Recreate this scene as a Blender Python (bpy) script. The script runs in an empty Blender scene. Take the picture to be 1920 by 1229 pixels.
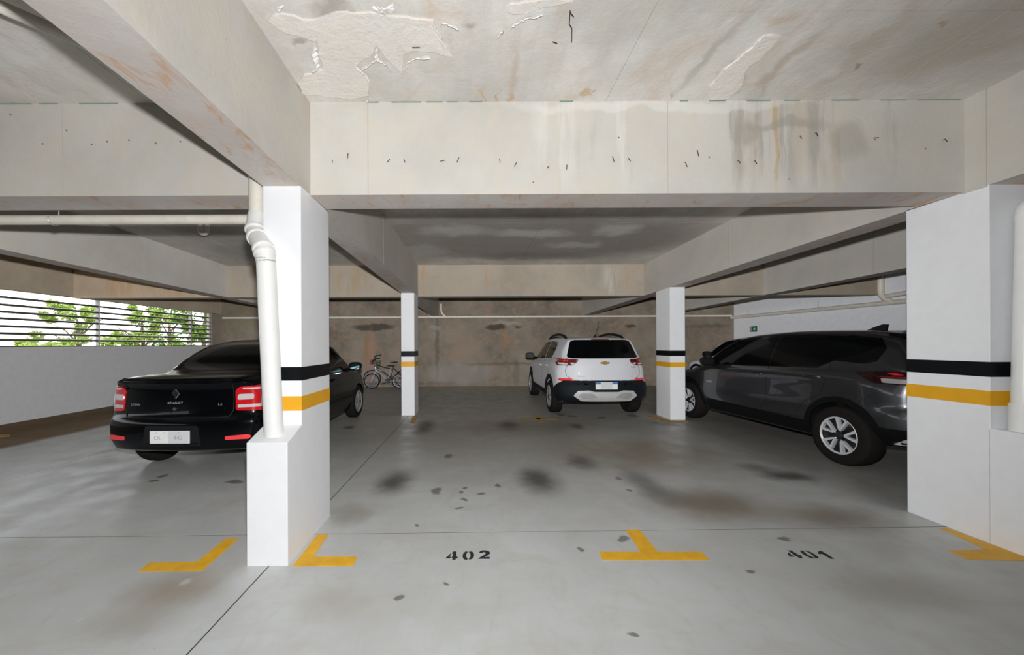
import bpy, bmesh, math, random
import numpy as np
from mathutils import Vector, Matrix
from mathutils.bvhtree import BVHTree

rnd = random.Random(7)
S = bpy.context.scene
COL = S.collection
PI = math.pi

# ------------------------------------------------------------------ camera
F, CU, CV, ROLL, H = 700.0, 890.0, 646.0, 0.0045, 1.4
cam = bpy.data.objects.new('camera', bpy.data.cameras.new('camera'))
COL.objects.link(cam)
cam.location = (0, 0, H)
cam.rotation_euler = (PI / 2, ROLL, 0)
cam.data.sensor_fit = 'HORIZONTAL'
cam.data.sensor_width = 36.0
cam.data.lens = 36.0 * F / 1920
cam.data.shift_x = (960 - CU) / 1920
cam.data.shift_y = (CV - 614.5) / 1920
cam.data.clip_start = 0.05
S.camera = cam

# ------------------------------------------------------------------ world, lights, exposure
W = bpy.data.worlds.new('overcast_sky'); S.world = W; W.use_nodes = True
wn = W.node_tree; wn.nodes.clear()
wo = wn.nodes.new('ShaderNodeOutputWorld'); wb = wn.nodes.new('ShaderNodeBackground')
wb.inputs['Color'].default_value = (0.93, 0.97, 1.0, 1); wb.inputs['Strength'].default_value = 3.6
wn.links.new(wb.outputs[0], wo.inputs[0])


def lamp(name, loc, power, color, radius, falloff=None):
    l = bpy.data.lights.new(name, 'SPOT'); l.spot_size = math.radians(179); l.spot_blend = 0.8; l.energy = power; l.color = color; l.shadow_soft_size = radius
    if falloff is not None:
        l.use_nodes = True
        nt = l.node_tree
        em = [n for n in nt.nodes if n.type == 'EMISSION'][0]
        # flash exposure blended over several frames: falls off slower than a single burst
        fo = nt.nodes.new('ShaderNodeLightFalloff'); fo.inputs['Strength'].default_value = 1.0
        sc = nt.nodes.new('ShaderNodeMath'); sc.operation = 'MULTIPLY_ADD'; sc.inputs[1].default_value = falloff
        nt.links.new(fo.outputs['Constant'], sc.inputs[0]); nt.links.new(fo.outputs['Linear'], sc.inputs[2])
        nt.links.new(sc.outputs[0], em.inputs['Strength'])
    o = bpy.data.objects.new(name, l); COL.objects.link(o); o.location = loc
    o.rotation_euler = (math.radians(96), 0, math.radians(9))
    return o


# the photographer's flash, just above the lens
lamp('camera_flash', (0.0, 0.02, 1.6), 71, (0.985, 0.99, 1.0), 0.035, 0.245)
S.view_settings.view_transform = 'Standard'
S.view_settings.look = 'None'
S.view_settings.exposure = 0.0
S.view_settings.gamma = 1.0
S.view_settings.use_curve_mapping = False
S.cycles.use_denoising = True
S.cycles.max_bounces = 10
S.cycles.diffuse_bounces = 4
S.cycles.sample_clamp_indirect = 6.0
S.cycles.caustics_reflective = False
S.cycles.caustics_refractive = False


# ------------------------------------------------------------------ measuring from the photograph
def ray(px, py):
    u, v = px - CU, py - CV
    return u - v * ROLL, v + u * ROLL


def on_z(px, py, z=0.0):
    u, v = ray(px, py)
    Y = F * (H - z) / v
    return Vector((u / F * Y, Y, z))


def on_y(px, py, Y):
    u, v = ray(px, py)
    return Vector((u / F * Y, Y, H - v / F * Y))


def on_x(px, py, X):
    u, v = ray(px, py)
    Y = X * F / u
    return Vector((X, Y, H - v / F * Y))


def zc(Y): return 3.213 - .0178 * Y          # slab underside
def zb(Y): return 2.534 - .0157 * Y          # beam underside


# ------------------------------------------------------------------ object helpers
def tag(o, label=None, cat=None, group=None, kind=None):
    if label: o['label'] = label
    if cat: o['category'] = cat
    if group: o['group'] = group
    if kind: o['kind'] = kind
    return o


def empty(name, loc=(0, 0, 0), rz=0.0, label=None, cat=None, group=None, kind=None, parent=None):
    o = bpy.data.objects.new(name, None); COL.objects.link(o)
    o.location = loc; o.rotation_euler = (0, 0, rz); o.empty_display_size = .1
    if parent: o.parent = parent
    return tag(o, label, cat, group, kind)


def link(name, me, mats, parent=None, smooth=False, sharp=None):
    if not isinstance(mats, (list, tuple)): mats = [mats]
    for m in mats: me.materials.append(m)
    if smooth:
        me.polygons.foreach_set('use_smooth', [True] * len(me.polygons))
        if sharp: me.set_sharp_from_angle(angle=math.radians(sharp))
    o = bpy.data.objects.new(name, me); COL.objects.link(o)
    if parent: o.parent = parent
    return o


class MB:
    """gathers vertices and faces for one mesh"""
    def __init__(s): s.v = []; s.f = []; s.mi = []

    def add(s, vs, fs, mi=0):
        b = len(s.v); s.v += [tuple(p) for p in vs]
        for f in fs: s.f.append([i + b for i in f]); s.mi.append(mi)
        return s

    def hexa(s, p, mi=0, mi_bottom=None):
        # p: 4 bottom then 4 top, counter-clockwise from above
        s.add(p, [(4, 5, 6, 7), (0, 1, 5, 4), (1, 2, 6, 5), (2, 3, 7, 6), (3, 0, 4, 7)], mi)
        b = len(s.v) - 8
        s.f.append([b + 3, b + 2, b + 1, b]); s.mi.append(mi if mi_bottom is None else mi_bottom)
        return s

    def box(s, a, b, mi=0, mi_bottom=None):
        x0, y0, z0 = a; x1, y1, z1 = b
        return s.hexa([(x0, y0, z0), (x1, y0, z0), (x1, y1, z0), (x0, y1, z0),
                       (x0, y0, z1), (x1, y0, z1), (x1, y1, z1), (x0, y1, z1)], mi, mi_bottom)

    def tube(s, pts, r, n=12, cap=True, mi=0):
        pts = [Vector(p) for p in pts]
        rs = r if isinstance(r, (list, tuple)) else [r] * len(pts)
        rings = []
        nrm = None
        for i, p in enumerate(pts):
            t = (pts[min(i + 1, len(pts) - 1)] - pts[max(i - 1, 0)]).normalized()
            if nrm is None:
                nrm = t.orthogonal().normalized()
            nrm = (nrm - t * nrm.dot(t)).normalized()
            bn = t.cross(nrm)
            rings.append([p + (nrm * math.cos(a) + bn * math.sin(a)) * rs[i] for a in [2 * PI * k / n for k in range(n)]])
        vs = [q for rg in rings for q in rg]
        fs = []
        for i in range(len(pts) - 1):
            for k in range(n):
                k2 = (k + 1) % n
                fs.append((i * n + k, i * n + k2, (i + 1) * n + k2, (i + 1) * n + k))
        if cap:
            fs.append(tuple(range(n))[::-1]); fs.append(tuple((len(pts) - 1) * n + k for k in range(n)))
        return s.add(vs, fs, mi)

    def prism(s, poly, d, mi=0):
        # polygon of 3-D points swept by the vector d
        n = len(poly); d = Vector(d)
        a = [Vector(p) for p in poly]; b = [p + d for p in a]
        fs = [tuple(range(n)), tuple(range(2 * n - 1, n - 1, -1))]
        for i in range(n):
            j = (i + 1) % n
            fs.append((j, i, i + n, j + n))
        return s.add(a + b, fs, mi)

    def mesh(s, name):
        me = bpy.data.meshes.new(name)
        me.from_pydata(s.v, [], s.f)
        me.polygons.foreach_set('material_index', s.mi)
        me.validate()
        bm = bmesh.new(); bm.from_mesh(me)
        bmesh.ops.recalc_face_normals(bm, faces=bm.faces)
        bm.to_mesh(me); bm.free()
        return me

    def obj(s, name, mats, parent=None, smooth=False, sharp=35):
        return link(name, s.mesh(name), mats, parent, smooth, sharp if smooth else None)


def bevel_obj(o, w, seg=2):
    bm = bmesh.new(); bm.from_mesh(o.data)
    bmesh.ops.bevel(bm, geom=bm.edges[:], offset=w, segments=seg, profile=.6, affect='EDGES', clamp_overlap=True)
    bm.to_mesh(o.data); bm.free()
    return o


# ------------------------------------------------------------------ materials
class NT:
    def __init__(s, name):
        s.m = bpy.data.materials.new(name); s.m.use_nodes = True
        s.t = s.m.node_tree; s.n = s.t.nodes; s.l = s.t.links
        s.b = s.n['Principled BSDF']

    def new(s, typ, **k):
        x = s.n.new(typ)
        for a, v in k.items(): setattr(x, a, v)
        return x

    def link(s, a, b): s.l.new(a, b)

    def coord(s): 
        if not hasattr(s, '_c'):
            s._c = s.new('ShaderNodeTexCoord').outputs['Object']
        return s._c

    def noise(s, scale, detail=6, rough=.6, stretch=None, dist=0.0):
        x = s.new('ShaderNodeTexNoise'); x.inputs['Scale'].default_value = scale
        x.inputs['Detail'].default_value = detail; x.inputs['Roughness'].default_value = rough
        x.inputs['Distortion'].default_value = dist
        c = s.coord()
        if stretch:
            mp = s.new('ShaderNodeMapping'); mp.inputs['Scale'].default_value = stretch
            s.link(c, mp.inputs['Vector']); c = mp.outputs[0]
        s.link(c, x.inputs['Vector'])
        return x.outputs['Fac']

    def ramp(s, fac, a, b, lo=0.0, hi=1.0, smooth=True):
        x = s.new('ShaderNodeMapRange'); x.interpolation_type = 'SMOOTHSTEP' if smooth else 'LINEAR'
        x.inputs['From Min'].default_value = a; x.inputs['From Max'].default_value = b
        x.inputs['To Min'].default_value = lo; x.inputs['To Max'].default_value = hi
        s.link(fac, x.inputs['Value'])
        return x.outputs[0]

    def math(s, op, a, b=None):
        x = s.new('ShaderNodeMath', operation=op)
        for i, q in enumerate((a, b)):
            if q is None: continue
            if isinstance(q, (int, float)): x.inputs[i].default_value = q
            else: s.link(q, x.inputs[i])
        return x.outputs[0]

    def mix(s, fac, a, b, mode='MIX'):
        x = s.new('ShaderNodeMix', data_type='RGBA', blend_type=mode)
        for sock, q in ((x.inputs[0], fac), (x.inputs[6], a), (x.inputs[7], b)):
            if isinstance(q, (int, float)): sock.default_value = q
            elif isinstance(q, (tuple, list)): sock.default_value = (*q, 1)
            else: s.link(q, sock)
        return x.outputs[2]

    def warped(s, amount=.1, scale=4.0):
        nz = s.new('ShaderNodeTexNoise'); nz.inputs['Scale'].default_value = scale; nz.inputs['Detail'].default_value = 5
        s.link(s.coord(), nz.inputs['Vector'])
        sub = s.new('ShaderNodeVectorMath', operation='SUBTRACT'); sub.inputs[1].default_value = (.5, .5, .5)
        s.link(nz.outputs['Color'], sub.inputs[0])
        sc = s.new('ShaderNodeVectorMath', operation='SCALE'); sc.inputs['Scale'].default_value = amount
        s.link(sub.outputs[0], sc.inputs[0])
        ad = s.new('ShaderNodeVectorMath', operation='ADD')
        s.link(s.coord(), ad.inputs[0]); s.link(sc.outputs[0], ad.inputs[1])
        return ad.outputs[0]

    def blot(s, vec, c, r, soft=.7, hi=1.0):
        a = s.new('ShaderNodeVectorMath', operation='SUBTRACT'); a.inputs[1].default_value = c
        s.link(vec, a.inputs[0])
        m = s.new('ShaderNodeVectorMath', operation='MULTIPLY')
        m.inputs[1].default_value = tuple(0 if q == 0 else 1 / q for q in r)
        s.link(a.outputs[0], m.inputs[0])
        ln = s.new('ShaderNodeVectorMath', operation='LENGTH'); s.link(m.outputs[0], ln.inputs[0])
        return s.ramp(ln.outputs['Value'], 1.0, 1.0 - soft, 0.0, hi)

    def bump(s, h, strength=.3, dist=.01):
        x = s.new('ShaderNodeBump'); x.inputs['Strength'].default_value = strength; x.inputs['Distance'].default_value = dist
        s.link(h, x.inputs['Height']); s.link(x.outputs[0], s.b.inputs['Normal'])

    def out(s, col, rough, spec=.4):
        if isinstance(col, (tuple, list)): s.b.inputs['Base Color'].default_value = (*col, 1)
        else: s.link(col, s.b.inputs['Base Color'])
        if isinstance(rough, (int, float)): s.b.inputs['Roughness'].default_value = rough
        else: s.link(rough, s.b.inputs['Roughness'])
        s.b.inputs['Specular IOR Level'].default_value = spec
        return s.m


def plain(name, col, rough=.5, metal=0.0, coat=0.0, spec=.5, var=.04):
    n = NT(name)
    nz = n.noise(9, 4)
    c = n.mix(n.ramp(nz, .3, .7), tuple(x * (1 - var) for x in col), tuple(min(1, x * (1 + var)) for x in col))
    n.out(c, rough, spec)
    n.b.inputs['Metallic'].default_value = metal
    n.b.inputs['Coat Weight'].default_value = coat
    n.b.inputs['Coat Roughness'].default_value = .03
    return n.m


def concrete(name, base, warm=(1.0, .93, .84), dark=.8, stains=(), drips=(), board=False, bump=.25, orange=0.0, speck=0.0, warp=.22):
    """cast concrete: clouding, pores, rust-tinted blotches, located stains (centre, radii, colour, strength, softness)"""
    n = NT(name)
    big = n.ramp(n.noise(.9, 6, .62), .32, .68)
    mid = n.ramp(n.noise(4.5, 6, .6, dist=.6), .35, .7)
    c = n.mix(big, tuple(b * dark for b in base), base)
    c = n.mix(n.math('MULTIPLY', mid, .55), c, tuple(b * w for b, w in zip(base, warm)))
    if orange:
        og = n.ramp(n.noise(3.2, 7, .68, stretch=(1, .5, 1), dist=1.2), .52, .72, 0, orange)
        c = n.mix(og, c, (.56, .33, .18))
    if speck:
        sk_ = n.ramp(n.noise(7, 6, .7, stretch=(1.4, .6, 1), dist=.8), .535, .64, 0, speck)
        c = n.mix(sk_, c, (.58, .33, .17))
        sk2 = n.ramp(n.noise(1.7, 5, .6), .45, .65, 0, .4)
        c = n.mix(sk2, c, (.64, .64, .63))
    if board:
        st = n.ramp(n.noise(14, 4, .6, stretch=(1, .06, 1)), .4, .75, 0, .22)
        c = n.mix(st, c, tuple(b * .62 for b in base))
    pores = n.ramp(n.noise(60, 2, .5), .70, .78, 0, .35)
    c = n.mix(pores, c, tuple(b * .5 for b in base))
    if drips:
        wv = n.warped(.10, 5)
        streak = n.ramp(n.noise(9, 5, .65, stretch=(1, 1, .12)), .42, .6)
        for (ctr, rad, col, hi, soft) in drips:
            c = n.mix(n.math('MULTIPLY', n.blot(wv, ctr, rad, soft, hi), streak), c, col)
    if stains:
        wv2 = n.warped(warp, 3.5)
        for (ctr, rad, col, hi, soft) in stains:
            c = n.mix(n.blot(wv2, ctr, rad, soft, hi), c, col)
    n.bump(n.math('ADD', n.noise(35, 5, .7), n.math('MULTIPLY', mid, .6)), bump, .006)
    return n.out(c, .82, .25)


M = {}
M['white_paint'] = plain('white_pillar_paint', (.83, .84, .86), .42, spec=.4, var=.015)
M['wall_white'] = plain('white_wall_paint', (.80, .81, .84), .6, spec=.3, var=.03)
M['wall_grey'] = plain('pale_wall_paint', (.52, .52, .53), .55, spec=.3, var=.03)
M['black_band'] = plain('black_band_paint', (.004, .0055, .007), .4, spec=.18)
M['orange_band'] = plain('orange_band_paint', (.80, .40, .015), .45)
M['floor_yellow'] = plain('yellow_floor_paint', (.80, .43, .02), .55, var=.1)
M['stencil'] = plain('black_stencil_paint', (.022, .025, .028), .6)
M['pvc'] = plain('white_pvc', (.80, .80, .78), .35, var=.02)
M['pvc_old'] = plain('cream_pvc', (.70, .66, .58), .4, var=.06)
M['wire'] = plain('rusty_wire', (.05, .035, .028), .7, metal=.3)
M['plaster_white'] = plain('loose_white_plaster', (.86, .85, .83), .8)
M['steel_rail'] = plain('brown_grille_metal', (.09, .075, .065), .5, metal=.2)
M['post_grey'] = plain('grey_grille_post', (.34, .33, .32), .5)
M['led'] = plain('grey_lamp_reflector', (.30, .29, .29), .15, coat=.6)
M['black_cladding'] = plain('black_cladding', (.004, .0045, .005), .7, spec=.12)
M['rubber'] = plain('tyre_rubber', (.013, .0115, .0105), .85, spec=.1)
M['dark_plastic'] = plain('black_plastic', (.006, .007, .008), .5, spec=.25)
M['grey_plastic'] = plain('dark_cladding_plastic', (.007, .010, .013), .65, spec=.2)
M['well'] = plain('wheel_well_black', (.006, .006, .006), .9, spec=.1)
M['glass_dark'] = plain('tinted_glass', (.002, .0025, .003), .08, spec=.1)
M['chrome'] = plain('chrome', (.75, .75, .76), .12, metal=1.0)
M['alloy'] = plain('silver_alloy', (.55, .56, .58), .3, metal=.7)
M['alloy_bright'] = plain('machined_alloy', (.72, .74, .76), .3, metal=.35)
M['alloy_dark'] = plain('dark_alloy', (.02, .021, .023), .4, metal=.3)
M['red_lens'] = plain('red_lamp_lens', (.62, .01, .015), .12, coat=.6)
M['dark_red_lens'] = plain('dark_red_lamp_lens', (.12, .008, .012), .1, coat=.6)
M['clear_lens'] = plain('clear_lamp_lens', (.62, .60, .62), .12, coat=.8)
M['reflector'] = plain('red_reflector', (.95, .06, .07), .25)  # flash glow of the retroreflector put into the bright red base colour
M['plate_white'] = plain('white_plate', (.86, .86, .85), .4, var=.02)
M['plate_grey'] = plain('grey_plate', (.68, .69, .70), .4, var=.02)
M['plate_blue'] = plain('blue_plate_strip', (.05, .22, .60), .4)
M['plate_mark'] = plain('faded_plate_digits', (.40, .39, .37), .5)
M['black_paint'] = plain('black_car_paint', (.0015, .002, .003), .2, coat=.28, spec=.1, var=.02)
M['white_car'] = plain('white_car_paint', (.70, .71, .74), .45, coat=.12, spec=.3, var=.01)
M['grey_car'] = plain('graphite_car_paint', (.060, .062, .068), .30, metal=.8, coat=.6, spec=.2, var=.03)
M['silver_trim'] = plain('silver_bumper_trim', (.50, .50, .50), .4)
M['gold'] = plain('gold_emblem', (.55, .36, .10), .3, metal=.5)
M['mirror_dim'] = plain('dim_mirror_glass', (.06, .10, .11), .1, metal=1.0)
M['mirror'] = plain('mirror_glass', (.35, .62, .66), .06, metal=1.0)
M['badge'] = plain('badge_silver', (.6, .6, .6), .25, metal=.6)
M['bike_silver'] = plain('silver_bike_paint', (.34, .34, .37), .3, metal=.4)
M['bike_black'] = plain('black_bike_paint', (.02, .02, .024), .35)
M['bike_red'] = plain('crimson_bike_plastic', (.16, .02, .035), .5)
M['bike_green'] = plain('green_bike_basket', (.04, .10, .03), .6)
M['sign_green'] = plain('green_sign_face', (.01, .10, .045), .5)
M['sign_light'] = plain('sign_symbol', (.25, .7, .45), .5)
M['sign_grey'] = plain('sign_grey_panel', (.30, .30, .28), .5)
M['bark'] = plain('tree_bark', (.10, .07, .045), .9, var=.3)
M['seam'] = plain('panel_gap', (.003, .003, .004), .6)
M['print'] = plain('faded_grey_print', (.2, .2, .22), .6)


def leaf_mat(name, a, b):
    n = NT(name)
    oi = n.new('ShaderNodeNewGeometry')
    c = n.mix(oi.outputs['Random Per Island'], a, b)
    n.out(c, .5, .3)
    tr = n.new('ShaderNodeBsdfTranslucent'); n.link(c, tr.inputs['Color'])
    mx = n.new('ShaderNodeMixShader'); mx.inputs[0].default_value = .5
    n.link(n.b.outputs[0], mx.inputs[1]); n.link(tr.outputs[0], mx.inputs[2])
    n.link(mx.outputs[0], n.n['Material Output'].inputs['Surface'])
    return n.m


M['leaf'] = leaf_mat('bright_leaves', (.17, .27, .03), (.46, .58, .17))
M['leaf_dark'] = leaf_mat('mid_leaves', (.06, .15, .015), (.27, .42, .08))

# ------------------------------------------------------------------ the building: main lines
XL0, XL1 = -1.451, -1.191          # left pillar line
XR0, XR1 = 3.575, 3.85             # right pillar line
XA0, XA1 = -5.46, -5.2             # beam line over the left bay
XB0, XB1 = 6.10, 6.36              # beam line over the right bay
WL, WR, WB, WF = -8.45, 8.65, 12.45, -5.0
B1a, B1b = 2.715, 2.995            # first cross beam
B2a, B2b = 7.87, 8.13              # second cross beam
ZTOP = 3.9

# floor slabs --------------------------------------------------------------
FST = []


def fs(px, py, rx, ry, col=(.055, .048, .042), hi=.6, soft=.9):
    c = on_z(px, py); e = on_z(px + rx, py); n1 = on_z(px, py - ry); n2 = on_z(px, py + ry)
    FST.append(((c.x, c.y, 0), (abs(e.x - c.x), abs(n1.y - n2.y) / 2, 0), col, hi, soft))


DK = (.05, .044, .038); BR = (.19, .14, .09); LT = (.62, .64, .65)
fs(330, 1105, 130, 60, (.30, .25, .19), .75); fs(240, 1170, 130, 50, (.33, .29, .23), .5); fs(620, 1130, 90, 45, (.40, .36, .30), .5)
fs(1330, 945, 170, 45, BR, .8); fs(1560, 970, 150, 40, BR, .7); fs(1700, 1110, 200, 60, (.30, .27, .22), .5)
fs(1180, 850, 240, 50, (.22, .17, .11), .7); fs(1000, 800, 300, 22, (.16, .14, .11), .6); fs(660, 965, 60, 30, BR, .4)
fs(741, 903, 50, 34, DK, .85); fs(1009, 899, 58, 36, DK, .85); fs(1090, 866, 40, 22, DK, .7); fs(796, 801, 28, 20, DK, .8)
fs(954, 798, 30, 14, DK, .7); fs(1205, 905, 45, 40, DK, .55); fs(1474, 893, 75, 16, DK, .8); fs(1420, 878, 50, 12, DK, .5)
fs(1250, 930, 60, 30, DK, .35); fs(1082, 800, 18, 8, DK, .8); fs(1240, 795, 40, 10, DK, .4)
for p in [(819, 920.5, 14, 7), (840, 855, 10, 5), (874, 916, 7, 5), (869.5, 936, 6, 4), (901, 925, 11, 3), (932, 911, 7, 3), (867, 924, 6, 3),
          (857, 952, 8, 3), (743, 1124, 11, 7), (839.6, 1096.7, 6, 5), (1401, 1072, 11, 6), (1189, 1189, 12, 7), (1169, 1012, 13, 8), (1089, 1028, 8, 7),
          (1051, 778, 10, 2.6), (1072, 781, 12, 2.6), (1128, 784, 10, 2.2), (1186, 780, 14, 3), (439, 904, 22, 4), (286, 903, 14, 4), (305, 893, 14, 4),
          (655, 802, 14, 4), (1470, 1011, 16, 6), (1158, 897, 9, 4), (1178, 920, 7, 4), (783, 984, 6, 4)]:
    fs(*p, col=(.12, .105, .09), hi=.75, soft=.5)
for p in [(120, 905, 60, 14), (60, 945, 60, 16), (200, 930, 60, 14), (240, 905, 30, 7), (140, 960, 50, 12), (352, 1089, 9, 5), (143, 1166, 7, 3), (60, 985, 60, 10)]:
    fs(*p, col=LT, hi=.45, soft=.6)


def floor_mat():
    n = NT('polished_concrete_floor')
    base = (.40, .41, .40)
    big = n.ramp(n.noise(.55, 7, .65), .3, .7)
    c = n.mix(big, (.47, .48, .475), (.585, .605, .605))
    trowel = n.ramp(n.noise(2.2, 7, .65, stretch=(1, 2.2, 1), dist=1.0), .42, .70, 0, .4)
    c = n.mix(trowel, c, (.47, .435, .375))
    smear = n.ramp(n.noise(5.5, 8, .7, stretch=(1, .5, 1), dist=1.6), .48, .72, 0, .36)
    c = n.mix(smear, c, (.42, .40, .35))
    # tyre dust in the bays, brown, rougher strip along the left wall
    sx = n.new('ShaderNodeSeparateXYZ'); n.link(n.warped(.25, 1.2), sx.inputs[0])
    bay = n.math('MULTIPLY', n.ramp(sx.outputs[1], 2.9, 6.0), .62)
    c = n.mix(bay, c, (.20, .18, .148))
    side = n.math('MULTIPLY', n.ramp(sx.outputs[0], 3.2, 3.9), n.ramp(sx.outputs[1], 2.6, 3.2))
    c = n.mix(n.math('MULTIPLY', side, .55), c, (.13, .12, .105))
    strip = n.ramp(sx.outputs[0], -6.35, -6.6)
    c = n.mix(strip, c, (.15, .09, .035))
    wv = n.warped(.16, 6)
    for (ctr, rad, col, hi, soft) in FST:
        c = n.mix(n.blot(wv, ctr, rad, soft, hi), c, col)
    specks = n.ramp(n.noise(26, 3, .6), .70, .76, 0, .4)
    c = n.mix(specks, c, (.22, .20, .17))
    r = n.ramp(n.noise(3.0, 5, .6), .3, .7, .30, .52)
    r = n.math('ADD', r, n.math('MULTIPLY', strip, .45))
    n.bump(n.math('ADD', n.noise(1.6, 3), n.math('MULTIPLY', n.noise(24, 5, .7), .25)), .10, .012)
    return n.out(c, r, .42)


M['floor'] = floor_mat()
M['joint'] = plain('joint_filler', (.05, .047, .04), .9)
floor = MB().box((WL - .2, WF - .2, -.32), (WR + .2, WB + .2, -.0018)).obj('floor', M['joint'])
tag(floor, 'grey polished concrete garage floor with dark tyre stains', 'floor', kind='structure')
gx = [WL - .15, -4.9, -1.31, 3.6, WR + .15]
gy = [WF - .15, -1.4, 2.78, 7.06, WB + .15]
for i in range(len(gx) - 1):
    for j in range(len(gy) - 1):
        g = .0045
        # far edges follow the slightly skewed saw cut
        sk = lambda x, y: y + (.014 * x if abs(y - 2.78) < .01 else 0)
        p = [(gx[i] + g, gy[j] + g), (gx[i + 1] - g, gy[j] + g), (gx[i + 1] - g, gy[j + 1] - g), (gx[i] + g, gy[j + 1] - g)]
        p = [(x, sk(x, round(y, 2) if abs(y - 2.78) > .02 else 2.78) + (0 if abs(y - 2.78) > .02 else (y - 2.78))) for x, y in p]
        m = MB().hexa([(x, y, -.06) for x, y in p] + [(x, y, 0) for x, y in p])
        m.obj('slab', M['floor'], floor)

# ceiling --------------------------------------------------------------------
CST = []


def cs(px, py, rx, ry, col, hi, soft=.7):
    z = 3.16 if py < 200 else 3.10
    c = on_z(px, py, z); e = on_z(px + rx, py, z); a = on_z(px, py - ry, z); b = on_z(px, py + ry, z)
    CST.append(((c.x, c.y, 0), (abs(e.x - c.x), abs(a.y - b.y) / 2, 0), col, hi, soft))


CL = (.66, .65, .62); CD = (.20, .18, .15); CW = (.48, .36, .24)
cs(980, 450, 420, 46, (.30, .27, .235), .8, .4); cs(1750, 90, 300, 110, (.38, .34, .29), .6, .9); cs(860, 435, 90, 14, CL, .6); cs(1000, 440, 110, 9, CL, .7); cs(1160, 432, 60, 16, CL, .75); cs(1080, 460, 70, 8, CL, .6); cs(800, 470, 60, 14, CL, .4)  # wide right-hand ellipse: brown staining plus flash falloff painted into the colour
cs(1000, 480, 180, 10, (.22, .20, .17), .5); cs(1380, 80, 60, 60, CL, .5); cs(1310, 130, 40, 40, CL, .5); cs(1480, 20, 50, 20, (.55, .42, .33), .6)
cs(1400, 120, 25, 18, CD, .5); cs(1590, 137, 16, 6, CD, .6); cs(1780, 50, 12, 5, (.40, .24, .15), .6); cs(620, 60, 30, 26, CD, .5); cs(560, 75, 30, 10, CD, .5)
cs(900, 60, 28, 16, (.33, .31, .27), .6); cs(1370, 160, 30, 20, CW, .5); cs(1000, 10, 60, 16, CL, .5); cs(1700, 170, 100, 12, CL, .4)
for x in (900, 930, 955, 960, 1268, 1110): cs(x, 180, 4, 14, (.50, .33, .16), .6)
CST += [((1.46, 2.25, 0), (.07, .55, 0), (.40, .36, .30), .55, .8), ((1.60, 2.3, 0), (.10, .6, 0), (.72, .70, .66), .5, .7), ((1.98, 2.35, 0), (.06, .5, 0), (.42, .33, .25), .5, .8), ((2.35, 2.2, 0), (.08, .6, 0), (.44, .38, .31), .5, .8),
        ((.25, 2.45, 0), (.05, .35, 0), (.50, .38, .26), .4, .8), ((.62, 2.4, 0), (.12, .4, 0), (.74, .73, .70), .5, .8), ((-.75, 1.95, 0), (.14, .10, 0), (.34, .31, .27), .7, .8), ((2.9, 2.1, 0), (.3, .7, 0), (.46, .41, .35), .5, .9)]
cs(300, 120, 120, 30, (.30, .25, .21), .3)
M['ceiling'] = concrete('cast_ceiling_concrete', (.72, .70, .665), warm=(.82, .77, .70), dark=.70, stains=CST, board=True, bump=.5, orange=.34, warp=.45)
M['ceil_joint'] = plain('formwork_joint', (.40, .37, .31), .9)


def zq(p, dz=0): return (p[0], p[1], zc(p[1]) + dz)


ceiling = MB().hexa([zq((WL - .2, WF - .2), .03), zq((WR + .2, WF - .2), .03), zq((WR + .2, WB + .2), .03), zq((WL - .2, WB + .2), .03),
                     (WL - .2, WF - .2, ZTOP), (WR + .2, WF - .2, ZTOP), (WR + .2, WB + .2, ZTOP), (WL - .2, WB + .2, ZTOP)]).obj('ceiling', M['ceil_joint'])
tag(ceiling, 'raw concrete garage ceiling with formwork panel marks and peeling patches', 'ceiling', kind='structure')
cxs = [WL, -7.3, -6.35, XA0 + .1, XA1 - .05, -4.25, -3.3, -2.35, XL0 + .05, XL1 - .05, .96, 2.87, XR0 + .1, XR1 - .1, 4.9, 5.5, XB0 + .1, XB1 - .1, 7.5, WR]
cys = [WF, -2.8, -.4, 2.0, B1a + .05, B1b - .05, 5.3, B2a + .05, B2b - .05, 10.4, WB]
rp = random.Random(3)
for i in range(len(cxs) - 1):
    for j in range(len(cys) - 1):
        g = .0012; dz = rp.uniform(-.0015, .0015)
        q = [(cxs[i] + g, cys[j] + g), (cxs[i + 1] - g, cys[j] + g), (cxs[i + 1] - g, cys[j + 1] - g), (cxs[i] + g, cys[j + 1] - g)]
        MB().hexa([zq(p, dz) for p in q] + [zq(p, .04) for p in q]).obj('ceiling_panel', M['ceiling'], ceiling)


def crop_px(ox, oy, sc, pts): return [(ox + x / sc, oy + y / sc) for x, y in pts]


def ragged(pts, step=.03, amp=.012):
    out = []
    r = random.Random(len(pts) * 13 + int(abs(pts[0][0]) * 1000))
    for i in range(len(pts)):
        a, b = Vector(pts[i]), Vector(pts[(i + 1) % len(pts)])
        n = max(1, int((b - a).length / step))
        for k in range(n):
            p = a.lerp(b, k / n)
            out.append(Vector((p.x + r.uniform(-amp, amp), p.y + r.uniform(-amp, amp), 0)))
    return out


def ceil_pts(px): return [on_z(x, y, 3.165) for x, y in px]


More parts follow.
